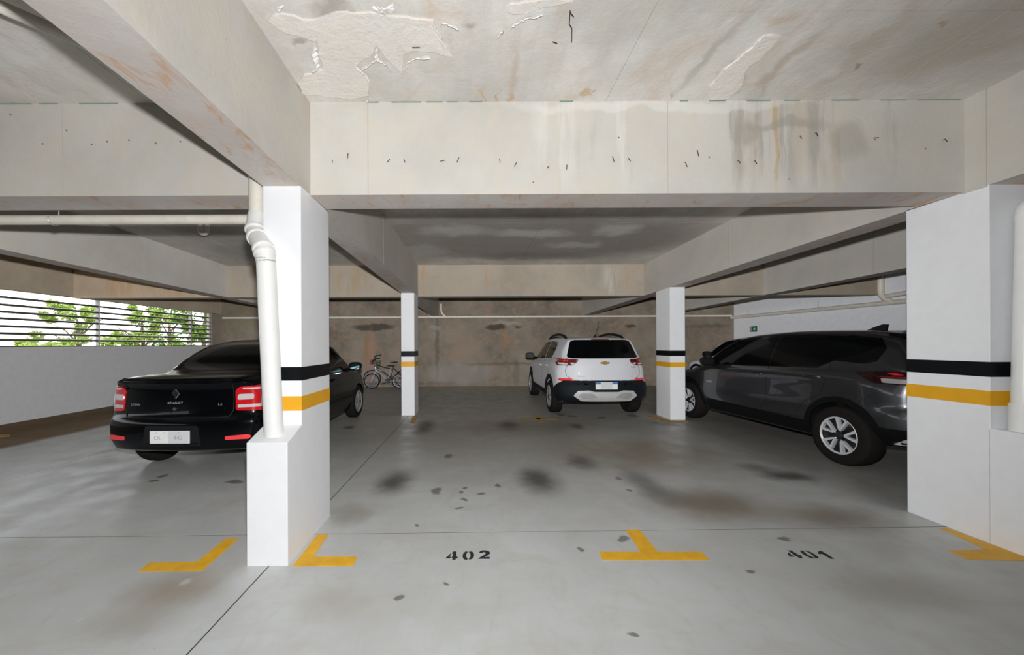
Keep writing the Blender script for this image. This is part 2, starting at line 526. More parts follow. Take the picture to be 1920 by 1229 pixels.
M['patch'] = concrete('repair_plaster', (.76, .735, .695), warm=(1.0, .93, .86), dark=.84, bump=1.0, orange=.12)
patches = [
    crop_px(440, 0, 4.174, [(500, 640), (545, 590), (690, 540), (660, 420), (650, 320), (520, 290), (380, 260), (250, 160), (380, 120), (620, 170), (800, 100), (1000, 110), (1340, 140), (1550, 180), (1640, 340),
                            (1720, 450), (1560, 400), (1400, 395), (1330, 430), (1300, 570), (1220, 480), (1110, 350), (1070, 440), (950, 510), (1050, 640), (1045, 740), (900, 765), (620, 735), (530, 730)]),
    crop_px(1160, 0, 2.526, [(430, 410), (520, 310), (600, 250), (700, 170), (760, 180), (690, 260), (600, 330), (590, 400), (520, 460), (440, 465)]),
    crop_px(400, 0, 2.526, [(1400, 20), (1560, 5), (1700, 10), (1560, 40), (1450, 70), (1380, 60)]),
]
for pl in patches:
    q = ragged(ceil_pts(pl), .04, .010)
    top = [Vector((p.x, p.y, zc(p.y) + .004)) for p in q]
    m = MB().prism(top, (0, 0, -.016)).obj('plaster_patch', M['patch'], ceiling)
flakes = [crop_px(440, 0, 4.174, f) for f in (
    [(600, 545), (650, 515), (640, 460), (622, 400), (625, 340), (645, 280)], [(1000, 515), (1060, 490), (1110, 450), (1105, 365)], [(1115, 450), (1160, 470), (1215, 515)],
    [(955, 510), (1000, 540), (1035, 590), (1055, 640)], [(1328, 540), (1345, 490), (1380, 450), (1430, 435), (1530, 432)], [(1550, 180), (1590, 235), (1618, 300), (1630, 385)],
    [(1610, 160), (1660, 165), (1700, 185), (1750, 215)], [(1105, 30), (1130, 75), (1200, 70), (1215, 30)], [(1035, 775), (1050, 750)], [(350, 60), (372, 40)])] + \
    [crop_px(400, 0, 2.526, f) for f in ([(1410, 120), (1440, 98), (1480, 80), (1560, 58)], [(1350, 160), (1375, 135)])]
for k, fl in enumerate(flakes):
    q = ceil_pts(fl)
    fine = []
    r = random.Random(k)
    for a, b in zip(q, q[1:]):
        for t in (0, .25, .5, .75): fine.append(a.lerp(b, t) + Vector((r.uniform(-.005, .005), r.uniform(-.005, .005), 0)))
    fine.append(q[-1])
    m = MB(); L = []; R = []
    for i, p in enumerate(fine):
        a = fine[max(0, i - 1)]; b = fine[min(len(fine) - 1, i + 1)]
        t = (b - a).normalized(); n = Vector((-t.y, t.x, 0))
        w = (.011 if k != 7 else .03) * (.35 + .65 * math.sin(PI * (i + .5) / len(fine))) * r.uniform(.7, 1.4)
        z = zc(p.y)
        L.append(p + n * w + Vector((0, 0, z - p.z - .014))); R.append(p - n * w + Vector((0, 0, z - p.z - .034 - .01 * r.random())))
    nn = len(fine)
    vs = L + R + [v + Vector((0, 0, .006)) for v in L] + [v + Vector((0, 0, .006)) for v in R]
    fsx = []
    for i in range(nn - 1):
        fsx += [(i, i + 1, nn + i + 1, nn + i), (2 * nn + i, 3 * nn + i, 3 * nn + i + 1, 2 * nn + i + 1), (i, 2 * nn + i, 2 * nn + i + 1, i + 1), (nn + i, nn + i + 1, 3 * nn + i + 1, 3 * nn + i)]
    m.add(vs, fsx).obj('plaster_flake', M['plaster_white'], ceiling)
# bare tie wires on the ceiling
for f in ([(1690, 50), (1686, 115), (1698, 135), (1697, 200)], [(1690, 60), (1706, 80)], [(1608, 198), (1628, 206)], [(942, 226), (978, 226)]):
    q = [on_z(x, y, zc(2.3) - .015) for x, y in crop_px(400, 0, 2.526, f)]
    MB().tube(q, .0028, 5).obj('tie_wire', M['wire'], ceiling)


# beams ------------------------------------------------------------------------
def bx(px): return on_y(px, 300, B1a).x


GR = (.40, .37, .32); CR = (.62, .55, .44); RU = (.45, .30, .16); WH = (.70, .69, .65)
dr = []
for px, w, col, hi in [(1385, 22, GR, .9), (1420, 30, GR, .9), (1480, 40, GR, .75), (1530, 30, GR, .8), (1590, 24, GR, .85), (1450, 16, CR, .8), (1455, 6, RU, .6), (1500, 20, CR, .5), (1408, 12, CR, .6),
                       (1668, 16, GR, .5), (1050, 60, WH, .5), (1165, 24, WH, .6), (1180, 8, GR, .4), (1100, 30, GR, .35), (1570, 20, RU, .3)]:
    dr.append(((bx(px), B1a, 3.02), (w / 258, 9, .62), col, hi, .55))
st1 = [((bx(1480), B1a, 2.99), (.42, 9, .05), (.36, .33, .28), .6, .6), ((bx(1400), B1a, 2.95), (.14, 9, .14), (.36, .33, .28), .6, .6), ((bx(1250), B1a, 3.14), (1.4, 9, .05), (.72, .71, .68), .5, .5),
       ((bx(1590), B1a, 2.85), (.16, 9, .2), (.36, .33, .28), .5, .6)]
BC = (.60, .585, .545)
M['beam'] = concrete('cast_beam_concrete', (.56, .54, .50), dark=.84, orange=.08)
M['beam1'] = concrete('stained_beam_concrete', BC, dark=.85, drips=dr, stains=st1, orange=.04)
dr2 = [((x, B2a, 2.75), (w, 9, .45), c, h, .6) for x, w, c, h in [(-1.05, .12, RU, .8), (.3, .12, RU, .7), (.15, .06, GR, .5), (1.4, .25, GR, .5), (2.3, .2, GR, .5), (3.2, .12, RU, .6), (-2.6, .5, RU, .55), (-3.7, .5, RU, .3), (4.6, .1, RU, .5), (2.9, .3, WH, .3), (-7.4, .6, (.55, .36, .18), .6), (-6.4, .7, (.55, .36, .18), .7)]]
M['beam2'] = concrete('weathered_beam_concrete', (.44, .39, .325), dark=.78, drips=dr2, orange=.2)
M['soffit'] = concrete('beam_soffit_concrete', (.60, .555, .52), warm=(1.0, .9, .84), dark=.88, orange=.3, speck=.75)
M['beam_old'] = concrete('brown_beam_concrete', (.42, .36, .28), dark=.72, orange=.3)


def beam_x(name, y0, y1, x0, x1, mats, label, joints=()):
    m = MB()
    m.hexa([(x0, y0, zb(y0)), (x1, y0, zb(y0)), (x1, y1, zb(y0)), (x0, y1, zb(y0)), (x0, y0, zc(y0) + .08), (x1, y0, zc(y0) + .08), (x1, y1, zc(y0) + .08), (x0, y1, zc(y0) + .08)], 0, 1)
    o = m.obj(name, mats)
    for jx in joints:   # cast seams between formwork panels
        MB().box((jx - .002, y0 - .0012, zb(y0) + .003), (jx + .002, y0 + .01, zc(y0) - .01)).obj('formwork_seam', M['seam_concrete'], o)
    return tag(o, label, 'beam', kind='structure')


def beam_y(name, x0, x1, y0, y1, mats, label, joints=(), side=1):
    m = MB()
    m.hexa([(x0, y0, zb(y0)), (x1, y0, zb(y0)), (x1, y1, zb(y1)), (x0, y1, zb(y1)), (x0, y0, zc(y0) + .08), (x1, y0, zc(y0) + .08), (x1, y1, zc(y1) + .08), (x0, y1, zc(y1) + .08)], 0, 1)
    o = m.obj(name, mats)
    X = x1 if side > 0 else x0
    for jy in joints:
        MB().box((X - .01 if side > 0 else X - .0022, jy - .005, zb(jy) + .003), (X + .0022 if side > 0 else X + .01, jy + .005, zc(jy) - .01)).obj('formwork_seam', M['seam_concrete'], o)
    return tag(o, label, 'beam', kind='structure')


M['seam_concrete'] = plain('formwork_seam_mark', (.43, .41, .37), .9)
b1 = beam_x('cross_beam', B1a, B1b, XL1 + .001, XR0 - .001, [M['beam1'], M['soffit']], 'stained pale concrete cross beam with wire stubs in front of the middle bay', [bx(690), bx(1252)])
b1l = beam_x('cross_beam', B1a, B1b, WL, XL0 - .001, [M['beam'], M['soffit']], 'pale concrete cross beam over the front of the left bay', [bx(118)])
b1r = beam_x('cross_beam', B1a, B1b, XR1 + .001, WR, [M['beam'], M['soffit']], 'pale concrete cross beam right of the big right pillar')
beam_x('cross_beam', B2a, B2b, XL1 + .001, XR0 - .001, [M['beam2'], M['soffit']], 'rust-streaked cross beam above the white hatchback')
M['beam_peach'] = concrete('peach_lit_concrete', (.62, .50, .38), dark=.8, drips=dr2, orange=.45)  # warm bounced light put into the peach base colour, rust drips on top
beam_x('cross_beam', B2a, B2b, WL, XA0 - .001, [M['beam_peach'], M['soffit']], 'short cross beam with warm light painted in, beside the window wall')
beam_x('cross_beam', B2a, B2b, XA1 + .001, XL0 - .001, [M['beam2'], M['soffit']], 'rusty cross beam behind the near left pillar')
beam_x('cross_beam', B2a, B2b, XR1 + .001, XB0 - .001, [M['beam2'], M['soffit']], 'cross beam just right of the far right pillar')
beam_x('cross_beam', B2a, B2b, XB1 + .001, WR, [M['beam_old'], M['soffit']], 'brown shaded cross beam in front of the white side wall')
beam_y('long_beam', XL0, XL1, WF, WB, [M['beam'], M['soffit']], 'long concrete beam running over the left pillars toward the back wall', [4.9], 1)
beam_y('long_beam', XR0, XR1, WF, WB, [M['beam'], M['soffit']], 'long concrete beam running over the right pillars toward the back wall', [on_x(1367, 450, XR0).y], -1)
beam_y('long_beam', XA0, XA1, WF, WB, [M['beam'], M['soffit']], 'long concrete beam over the left bay above the black sedan', [on_x(276, 470, XA1).y], 1)
beam_y('long_beam', XB0, XB1, WF, WB, [M['beam'], M['soffit']], 'long concrete beam over the right bay above the grey car', [on_x(1638, 500, XB0).y], -1)
# wire stubs sticking out of the front beam
for k, (px, py, dx, dy) in enumerate([(624, 304, 1, 6), (653, 294, 0, 10), (729, 303, -3, 6), (759, 303, 2, 6), (830, 303, -8, 3), (859, 301, 4, -7), (937, 303, 1, 8), (966, 310, -4, 8), (1027, 315, -4, 5), (1062, 315, -1, 9), (1149, 300, 2, 11),
                                      (1179, 301, 3, 6), (1285, 310, 2, 10), (1307, 289, 1, 12), (1384, 305, 2, 6), (1415, 306, 2, 7), (1499, 259, 1, 6), (1529, 254, 1, 8), (1770, 265, 2, 6), (1641, 260, 5, 1)]):
    a = on_y(px - dx / 2, py - dy / 2, B1a); b = on_y(px + dx / 2, py + dy / 2, B1a)
    MB().tube([a + Vector((0, .004, 0)), a + Vector((0, -.008, 0)), b + Vector((0, -.016, 0))], .0028, 5).obj('wire_stub', M['wire'], b1)

M['tie_hole'] = plain('rusty_tie_hole', (.22, .15, .10), .9)
for px, py in [(125, 245), (80, 270), (201, 266), (242, 263), (292, 269), (338, 266), (172, 271), (20, 215)]:
    q = on_y(px, py, B1a)
    MB().tube([(q.x, B1a + .01, q.z), (q.x, B1a - .0012, q.z)], .007, 8).obj('tie_hole', M['tie_hole'], b1l)
for px, py in [(1640, 262), (1735, 279), (1330, 295), (1160, 258), (1480, 336), (1000, 342)]:
    q = on_y(px, py, B1a)
    MB().tube([(q.x, B1a + .01, q.z), (q.x, B1a - .0012, q.z)], .006, 8).obj('tie_hole', M['tie_hole'], b1)
# walls --------------------------------------------------------------------------
def bw(px, py): return on_y(px, py, WB)


bst = []
for px, py, rx, ry, col, hi, soft in [(700, 614, 52, 9, (.05, .043, .033), .85, .5), (688, 660, 9, 50, (.30, .15, .07), .7, .8), (697, 660, 10, 60, (.34, .20, .13), .7, .8), (930, 614, 26, 7, (.05, .04, .03), .85, .5), (948, 635, 7, 30, (.33, .18, .08), .7, .8),
                                      (972, 614, 10, 4, (.05, .04, .03), .7, .6), (870, 650, 50, 50, (.30, .22, .17), .5, .8), (820, 650, 6, 90, (.08, .07, .055), .5, .7), (1182, 612, 12, 5, (.05, .04, .03), .8, .6), (1175, 622, 6, 16, (.30, .17, .08), .5, .8),
                                      (860, 700, 80, 26, (.26, .255, .235), .5, .5), (690, 690, 70, 30, (.26, .19, .15), .5, .8), (950, 606, 40, 4, (.34, .33, .30), .6, .6), (815, 615, 18, 6, (.32, .31, .28), .5, .6), (968, 700, 9, 40, (.13, .11, .085), .5, .6),
                                      (650, 720, 260, 6, (.05, .045, .04), .6, .8), (960, 682, 120, 4, (.10, .085, .07), .5, .6), (450, 600, 40, 40, (.15, .14, .08), .5, .8), (1330, 612, 60, 6, (.08, .075, .06), .5, .7)]:
    c = bw(px, py); e = bw(px + rx, py); n1 = bw(px, py - ry)
    bst.append(((c.x, WB, c.z), (abs(e.x - c.x), 9, abs(n1.z - c.z)), col, hi, soft))
M['wall_back'] = concrete('old_retaining_wall_concrete', (.255, .23, .19), warm=(1.15, .85, .66), dark=.55, stains=bst, bump=.7, orange=.30)
M['wall_dark'] = concrete('dim_concrete', (.30, .26, .21), dark=.7, orange=.2)
wb_ = MB().box((WL - .2, WB, -.3), (WR + .2, WB + .25, ZTOP)).obj('wall_back', M['wall_back'])
tag(wb_, 'old stained concrete wall at the back of the garage', 'wall', kind='structure')
wf_ = MB().box((WL - .2, WF - .25, -.3), (WR + .2, WF, ZTOP)).obj('wall_front', M['wall_dark'])
tag(wf_, 'plain concrete wall behind the viewer', 'wall', kind='structure')
wr_ = MB().box((WR, 7.35, -.3), (WR + .2, WB + .2, ZTOP)).obj('wall_right', M['wall_white'])
tag(wr_, 'white painted side wall behind the grey car', 'wall', kind='structure')
wr2 = MB().box((WR, WF - .2, -.3), (WR + .2, 7.35, ZTOP)).obj('wall_right', M['wall_dark'])
tag(wr2, 'concrete side wall hidden behind the right pillar', 'wall', kind='structure')
MB().box((WR - .07, 7.3, 0), (WR + .01, 7.42, zc(7.3))).obj('corner_post', M['wall_dark'], wr_)
SILL, HEAD = 1.388, 2.432
wl = MB().box((WL - .15, WF - .2, -.3), (WL, WB + .2, SILL)).obj('wall_left', M['wall_grey'])
tag(wl, 'pale painted parapet wall under the long grille window', 'wall', kind='structure')
wl2 = MB().hexa([(WL - .15, WF - .2, HEAD), (WL, WF - .2, HEAD), (WL, WB + .2, HEAD), (WL - .15, WB + .2, HEAD), (WL - .15, WF - .2, ZTOP), (WL, WF - .2, ZTOP), (WL, WB + .2, ZTOP), (WL - .15, WB + .2, ZTOP)]).obj('lintel_left', M['beam_old'])
tag(wl2, 'brownish concrete lintel above the long grille window', 'lintel', kind='structure')
WEND = on_x(398, 620, WL).y
wl3 = MB().box((WL - .15, WEND, SILL - .01), (WL, WB + .2, HEAD + .01)).obj('wall_left', M['wall_dark'])
tag(wl3, 'short concrete end of the window wall beside the back corner', 'wall', kind='structure')
win = empty('window_1', (WL - .07, 4, SILL), label='long open grille window of thin horizontal slats over the parapet', cat='window', kind='structure')


def wpart(mb, name, mat):
    o = mb.obj(name, mat, win); o.matrix_parent_inverse = win.matrix_basis.inverted(); return o


for k, py in enumerate([575.5, 586.7, 597.2, 607.2, 618.6, 629.4, 639]):
    z = on_x(190, py, WL - .06).z
    wpart(MB().hexa([(WL - .10, WF, z - .018), (WL - .05, WF, z - .028), (WL - .05, WEND, z - .028), (WL - .10, WEND, z - .018),
                     (WL - .10, WF, z + .022), (WL - .05, WF, z + .012), (WL - .05, WEND, z + .012), (WL - .10, WEND, z + .022)]), 'slat', M['steel_rail'])
for py_ in [on_x(190, 600, WL).y + 2.75 * q for q in (-4, -3, -2, -1, 0, 1)] + [WEND - .06]:
    wpart(MB().box((WL - .12, py_ - .014, SILL - .005), (WL - .045, py_ + .014, HEAD + .005)), 'post', M['post_grey'])
wpart(MB().box((WL - .13, WF, SILL - .004), (WL - .02, WEND, SILL + .02)), 'sill', M['steel_rail'])
# exterior ground
gd = MB().box((-60, -40, -1.2), (WL - .4, 60, -1.0)).obj('ground', plain('outside_soil', (.20, .19, .12), .95, var=.3))
tag(gd, 'ground outside the grille window', 'ground', kind='structure')


# ------------------------------------------------------------------ pillars
def band(x0, x1, y0, y1, z0, z1, name, mat, parent, t=.0016):
    m = MB()
    o = [(x0 - t, y0 - t), (x1 + t, y0 - t), (x1 + t, y1 + t), (x0 - t, y1 + t)]
    i = [(x0 + .004, y0 + .004), (x1 - .004, y0 + .004), (x1 - .004, y1 - .004), (x0 + .004, y1 - .004)]
    vs = [(x, y, z0) for x, y in o] + [(x, y, z1) for x, y in o] + [(x, y, z0) for x, y in i] + [(x, y, z1) for x, y in i]
    f = []
    for k in range(4):
        j = (k + 1) % 4
        f += [(k, j, j + 4, k + 4), (k + 8, k + 12, j + 12, j + 8), (k, k + 8, j + 8, j), (k + 4, j + 4, j + 12, k + 12)]
    return m.add(vs, f).obj(name, mat, parent)


def pillar(x0, x1, y0, y1, label, zs):
    top = zb(y0) + .002
    o = bevel_obj(MB().box((x0, y0, -.02), (x1, y1, top)).obj('pillar', M['white_paint']), .004, 2)
    tag(o, label, 'pillar', kind='structure')
    band(x0, x1, y0, y1, zs[0], zs[1], 'black_stripe', M['black_band'], o)
    band(x0, x1, y0, y1, zs[2], zs[3], 'orange_stripe', M['orange_band'], o)
    return o


def pz(px, py, Y): return on_y(px, py, Y).z


PY0, PY1 = 2.565, 3.06
pl = pillar(XL0, XL1, PY0, PY1, 'near left white pillar with the drain pipe down its front', (pz(565, 714, PY0), pz(565, 688.6, PY0), pz(565, 770.5, PY0), pz(565, 743.6, PY0)))
blk = bevel_obj(MB().hexa([(XL0, 2.367, -.02), (XL1, 2.367, -.02), (XL1, PY0 + .01, -.02), (XL0, PY0 + .01, -.02),
                           (XL0, 2.367, pz(505, 831, 2.367)), (XL1, 2.367, pz(505, 831, 2.367)), (XL1, PY0 + .01, .855), (XL0, PY0 + .01, .855)]).obj('base_block', M['white_paint'], pl), .006, 2)
pr = pillar(XR0, XR1, 2.59, 3.09, 'big near right white pillar at the photo edge', (pz(1863, 707.3, 2.59), pz(1863, 679.2, 2.59), pz(1863, 761.6, 2.59), pz(1863, 733.8, 2.59)))
bevel_obj(MB().box((XR0, 2.36, -.02), (XR1, 2.60, .80)).obj('base_block', M['white_paint'], pr), .005, 2)
# raw concrete column heads above the paint
MB().box((XR0 - .008, 2.60, zb(2.6) - .01), (XR1 + .02, B1a + .02, zc(2.7))).obj('column_head', M['beam'], pr)
FY = 7.37
pillar(XL0, XL1, FY, 7.86, 'slim far left white pillar in front of the bicycles', (pz(765, 669, FY), pz(765, 659, FY), pz(765, 688, FY), pz(765, 678.6, FY)))
GY = 6.83
pillar(XR0, XR1, GY, 7.35, 'far right white pillar between the white hatchback and the grey car', (pz(1254, 668, GY), pz(1254, 658, GY), pz(1254, 689, GY), pz(1254, 680, GY)))
# green chips of paint along the ceiling joint
M['green'] = plain('green_ceiling_paint_chip', (.20, .30, .25), .8)
for (a, b) in [(690, 710), (735, 790), (800, 830), (838, 860), (880, 905), (1050, 1075), (1275, 1290), (1330, 1360), (1400, 1445), (1470, 1500), (1560, 1610), (1650, 1700), (1720, 1800)]:
    xa, xb = bx(a), bx(b)
    MB().box((xa, B1a - .006, zc(B1a) - .004), (xb, B1a + .003, zc(B1a) + .006)).obj('paint_remnant', M['green'], b1)
for (a, b) in [(0, 60), (75, 110), (150, 222)]:
    MB().box((bx(a), B1a - .006, zc(B1a) - .004), (bx(b), B1a + .003, zc(B1a) + .006)).obj('paint_remnant', M['green'], b1l)


# ------------------------------------------------------------------ pipes
def smooth_path(pts, k=5):
    pts = [Vector(p) for p in pts]
    out = [pts[0]]
    for i in range(1, len(pts) - 1):
        a, b, c = pts[i - 1], pts[i], pts[i + 1]
        d = min((a - b).length, (c - b).length) * .45
        p0 = b + (a - b).normalized() * d; p2 = b + (c - b).normalized() * d
        for j in range(k + 1):
            t = j / k
            out.append(p0.lerp(b, t).lerp(b.lerp(p2, t), t))
    out.append(pts[-1])
    return out


dp = empty('drain_pipe', (-1.31, 2.44, .8), label='white drain pipe with offset elbows down the near left pillar', cat='pipe')


def dpart(mb, name, mat, root=None):
    root = root or dp
    o = mb.obj(name, mat, root, True, 40); o.matrix_parent_inverse = Matrix.Translation(root.location).inverted(); return o


Yl = 2.455
p_bot = on_y(514, 829, Yl); p_bot.z = .80
p_top = on_y(499, 492, Yl)
e1 = on_y(494, 462, Yl + .005)
e0 = Vector((on_y(478, 440, 2.60).x, 2.60, on_y(478, 440, 2.60).z))
up0 = Vector((on_y(482, 405, 2.66).x, 2.66, on_y(482, 405, 2.66).z))
dpart(MB().tube([p_bot, p_top], .0585, 28), 'lower_pipe', M['pvc'])
el = smooth_path([p_top, p_top.lerp(e1, .8), e0 + Vector((0, 0, .01)), up0], 6)
dpart(MB().tube(el, .0595, 28), 'elbow', M['pvc'])


def collar(c, d, r, h=.016):
    d = Vector(d).normalized() * h
    return MB().tube([c - d, c - d * .6, c + d * .6, c + d], [r - .004, r, r, r - .004], 28)


for t in (.18, .40, .62, .86):
    i = int(t * (len(el) - 2))
    dpart(collar(el[i], el[i + 1] - el[i], .068), 'collar', M['pvc'])
dpart(MB().tube([up0, Vector((up0.x, up0.y, 2.36)), Vector((up0.x, up0.y, 2.96))], .053, 24), 'upper_pipe', M['pvc_old'])
dpart(collar(Vector((up0.x, up0.y, 2.235)), (0, 0, 1), .0575, .05), 'collar', M['pvc_old'])
dpart(collar(Vector((up0.x, up0.y, 1.40 + .78)), (0, 0, 1), .057, .012), 'collar', M['pvc_old'])
# diagonal run under the ceiling into the head of the pipe
dd = Vector((-.64, -.77, 0))
hd = Vector((up0.x, up0.y, 2.96))
dpart(MB().tube(smooth_path([hd - Vector((0, 0, .12)), Vector((hd.x, hd.y, 3.03)), Vector((hd.x, hd.y, 3.03)) + dd * .2, Vector((hd.x, hd.y, 3.03)) + dd * 3.2], 5), .03, 16), 'ceiling_run', M['pvc_old'])


def text_mesh(s, size, depth=.0):
    cu = bpy.data.curves.new('writing', 'FONT'); cu.body = s; cu.size = size; cu.extrude = depth
    cu.align_x = 'CENTER'; cu.align_y = 'CENTER'; cu.resolution_u = 2
    ob = bpy.data.objects.new('writing', cu); COL.objects.link(ob)
    me = bpy.data.meshes.new_from_object(ob.evaluated_get(bpy.context.evaluated_depsgraph_get()))
    bpy.data.objects.remove(ob); bpy.data.curves.remove(cu)
    return me


# two faint lines of pipe maker's print, wrapped on the pipe
for py, s in ((485, 'LINHA PREDIAL'), (490.2, 'DN 100A  8G')):
    me = text_mesh(s, .0125)
    c = on_y(498.5, py + 2, Yl)
    for v in me.vertices:
        a = (v.co.x - .008) / .0600
        v.co = Vector((c.x + .0600 * math.sin(a), Yl - .0600 * math.cos(a), c.z + v.co.y))
    o = link('print', me, M['print'], dp); o.matrix_parent_inverse = Matrix.Translation(dp.location).inverted()

hp = empty('horizontal_pipe', (-1.6, 3.03, 2.4), label='cream horizontal pipe hung under the left cross beam', cat='pipe')
hz = on_y(200, 413, 3.035).z
dpart(MB().tube([(WL + .02, 3.035, hz + .012), (-1.62, 3.035, hz)], .0385, 20), 'pipe_run', M['pvc_old'], hp)
dpart(MB().tube(smooth_path([(-1.63, 3.035, hz), (-1.56, 3.035, hz), (-1.56, 2.72, hz)], 5), .041, 20), 'elbow', M['pvc_old'], hp)
M['strap'] = plain('galvanised_strap', (.45, .45, .44), .4, metal=.6)
for xs in (on_y(101, 413, 3.035).x, -4.95, -6.9):
    dpart(MB().tube([(xs, 3.0 + .035 + .043 * math.cos(a), hz + .043 * math.sin(a)) for a in [k * PI / 6 for k in range(-7, 2)]] + [(xs + .01, 3.06, zc(3.03))], .004, 6), 'hanger', M['strap'], hp)
cp = empty('conduit_stub', (-1.95, 3.9, 3.1), label='small pipe stub hanging from the ceiling behind the left cross beam', cat='pipe')
c0 = on_z(378, 434, 2.98)
dpart(MB().tube(smooth_path([(c0.x - .02, c0.y, zc(c0.y)), (c0.x - .02, c0.y, 2.95), (c0.x + .08, c0.y, 2.95), (c0.x + .08, c0.y, zc(c0.y))], 4), .03, 12), 'bend', M['pvc_old'], cp)

rpipe = empty('right_drain_pipe', (3.66, 2.5, .8), label='white drain pipe on the front of the big near right pillar', cat='pipe')
rpipe.name = 'drain_pipe'
xr = on_y(1901, 750, 2.50).x + .058
dpart(MB().tube([(xr, 2.50, .79), (xr + .045, 2.50, pz(1910, 410, 2.5)), ], .053, 28), 'lower_pipe', M['pvc'], rpipe)
dpart(MB().tube([(xr, 2.50, .79), (xr, 2.50, pz(1900, 757, 2.5))], .058, 28), 'socket', M['pvc'], rpipe)
dpart(MB().tube(smooth_path([(xr + .045, 2.50, pz(1910, 412, 2.5)), (xr + .05, 2.50, 2.30), (xr + .3, 2.47, 2.44)], 6), .056, 28), 'elbow', M['pvc'], rpipe)

wp = empty('wall_pipe', (0, WB - .06, 1.9), label='thin cream pipe running along the back wall', cat='pipe')
wz = on_y(900, 594.5, WB - .06).z
dpart(MB().tube([(WL + .1, WB - .06, wz), (WR - .12, WB - .06, wz)], .034, 12), 'pipe_run', M['pvc_old'], wp)
for px, k in ((803, 0), (827, 1)):
    c = on_y(px, 590, WB - .06)
    if k: pts = [(c.x + .16, WB - .06, wz), (c.x, WB - .06, wz + .15), (c.x, WB - .06, 2.75)]
    else: pts = [(c.x + .12, WB - .06, wz), (c.x - .02, WB - .1, wz + .14), (c.x - .05, WB - .16, wz + .2)]
    dpart(MB().tube(smooth_path(pts, 4), .034, 10), 'branch', M['pvc_old'], wp)
sp = empty('side_wall_pipe', (WR - .1, 9, 2.2), label='cream pipe running along the white side wall above the grey car', cat='pipe')
X = WR - .12
za = on_x(1392, 594, X); zb_ = on_x(1690, 568, X)
dpart(MB().tube([(X, WB - .06, za.z), (X, 7.0, zb_.z + .02)], .048, 14), 'pipe_run', M['pvc_old'], sp)
vj = on_x(1651, 560, X)
dpart(MB().tube(smooth_path([(X, vj.y - .25, zb_.z + .01), (X, vj.y, zb_.z + .16), (X, vj.y, zc(8))], 4), .05, 14), 'branch', M['pvc_old'], sp)
c = on_x(1662, 556, X - .05); d = on_x(1712, 548, X - .05)
dpart(MB().tube([(X - .06, c.y, c.z), (X - .06, c.y - .9, c.z + .05)], .045, 14), 'upper_run', M['pvc_old'], sp)
for px in (1403, 1534):
    q = on_x(px, 580, X)
    dpart(MB().tube([(X, q.y, zb_.z - .01), (X, q.y, zb_.z + .26)], .006, 6), 'hanger', M['strap'], sp)

# sign on the side wall
sg = on_x(1413, 617.5, WR)
sign = bevel_obj(MB().box((WR - .012, sg.y - .15, sg.z - .085), (WR - .001, sg.y + .15, sg.z + .085)).obj('exit_sign', M['sign_green']), .002, 1)
tag(sign, 'small green wall sign on the white side wall', 'sign')
MB().box((WR - .015, sg.y + .04, sg.z - .08), (WR - .011, sg.y + .145, sg.z + .08)).obj('grey_panel', M['sign_grey'], sign)
MB().prism([(WR - .012, sg.y - .05 + .05 * math.cos(a), sg.z + .045 * math.sin(a)) for a in [k * PI / 4 for k in range(8)]], (-.003, 0, 0)).obj('symbol', M['sign_light'], sign)
# small dark knob at the end of the window wall
kb = on_y(412, 636, WB)
wk = MB().tube([(kb.x, WB, kb.z), (kb.x, WB - .03, kb.z), (kb.x, WB - .035, kb.z), (kb.x, WB - .09, kb.z)], [.03, .03, .055, .045], 12).obj('alarm_knob', M['dark_plastic'])
tag(wk, 'small round black knob on the back wall beside the window', 'knob')


# ------------------------------------------------------------------ floor paint
def decal(name, polys, mat, label, cat, group=None, t=.0018):
    m = MB()
    for p in polys:
        m.prism([Vector((q.x, q.y, .0004)) for q in [on_z(x, y) for x, y in p]], (0, 0, t))
    o = m.obj(name, mat)
    return tag(o, label, cat, group)


PM = 'floor_marking'
decal(PM, [[(279.7, 1056.3), (258.2, 1073.5), (379.5, 1070.9), (447.5, 1011.1), (423.8, 1011.1), (368.8, 1054.1)]], M['floor_yellow'], 'yellow L-shaped floor line left of the near left pillar', 'floor marking')
decal(PM, [[(548, 1063.3), (595, 1003.3), (615.8, 1003.3), (587.5, 1045), (669.6, 1045), (662.5, 1061.7)]], M['floor_yellow'], 'yellow L-shaped floor line at the right foot of the near left pillar', 'floor marking')
decal(PM, [[(1172.5, 994), (1198.9, 994), (1233.8, 1035.7), (1314.8, 1035.7), (1331.6, 1051.6), (1130.3, 1051.6), (1123.1, 1035.7), (1201.2, 1035.7)]], M['floor_yellow'], 'yellow T-shaped floor line between stalls 402 and 401', 'floor marking')
decal(PM, [[(1762, 991), (1776, 991), (1925, 1046), (1935, 1053), (1814.6, 1050.6), (1776.2, 1033.3), (1848, 1031.4)]], M['floor_yellow'], 'worn yellow L-shaped floor line at the foot of the big right pillar', 'floor marking')
M['yellow_dirty'] = plain('dirty_yellow_floor_paint', (.40, .22, .03), .7, var=.3)
decal(PM, [[(999.9, 779), (1007.2, 779), (1017.8, 792), (1010.4, 792)], [(975, 784.5), (1045, 784.8), (1047, 787.5), (975, 787)]], M['yellow_dirty'], 'dirty yellow cross on the floor behind the white hatchback', 'floor marking')
decal(PM, [[(773.6, 781), (783, 780), (777, 794.5), (768.8, 794.5)]], M['yellow_dirty'], 'dirty yellow dash at the foot of the far left pillar', 'floor marking')
decal(PM, [[(1214, 781), (1228, 780), (1258, 789.5), (1290, 790), (1290, 793), (1250, 793)]], M['yellow_dirty'], 'dirty yellow line around the foot of the far right pillar', 'floor marking')
decal(PM, [[(-10, 816), (18, 814.5), (20, 819), (-10, 822)]], M['yellow_dirty'], 'dirty yellow dash on the floor by the left wall', 'floor marking')


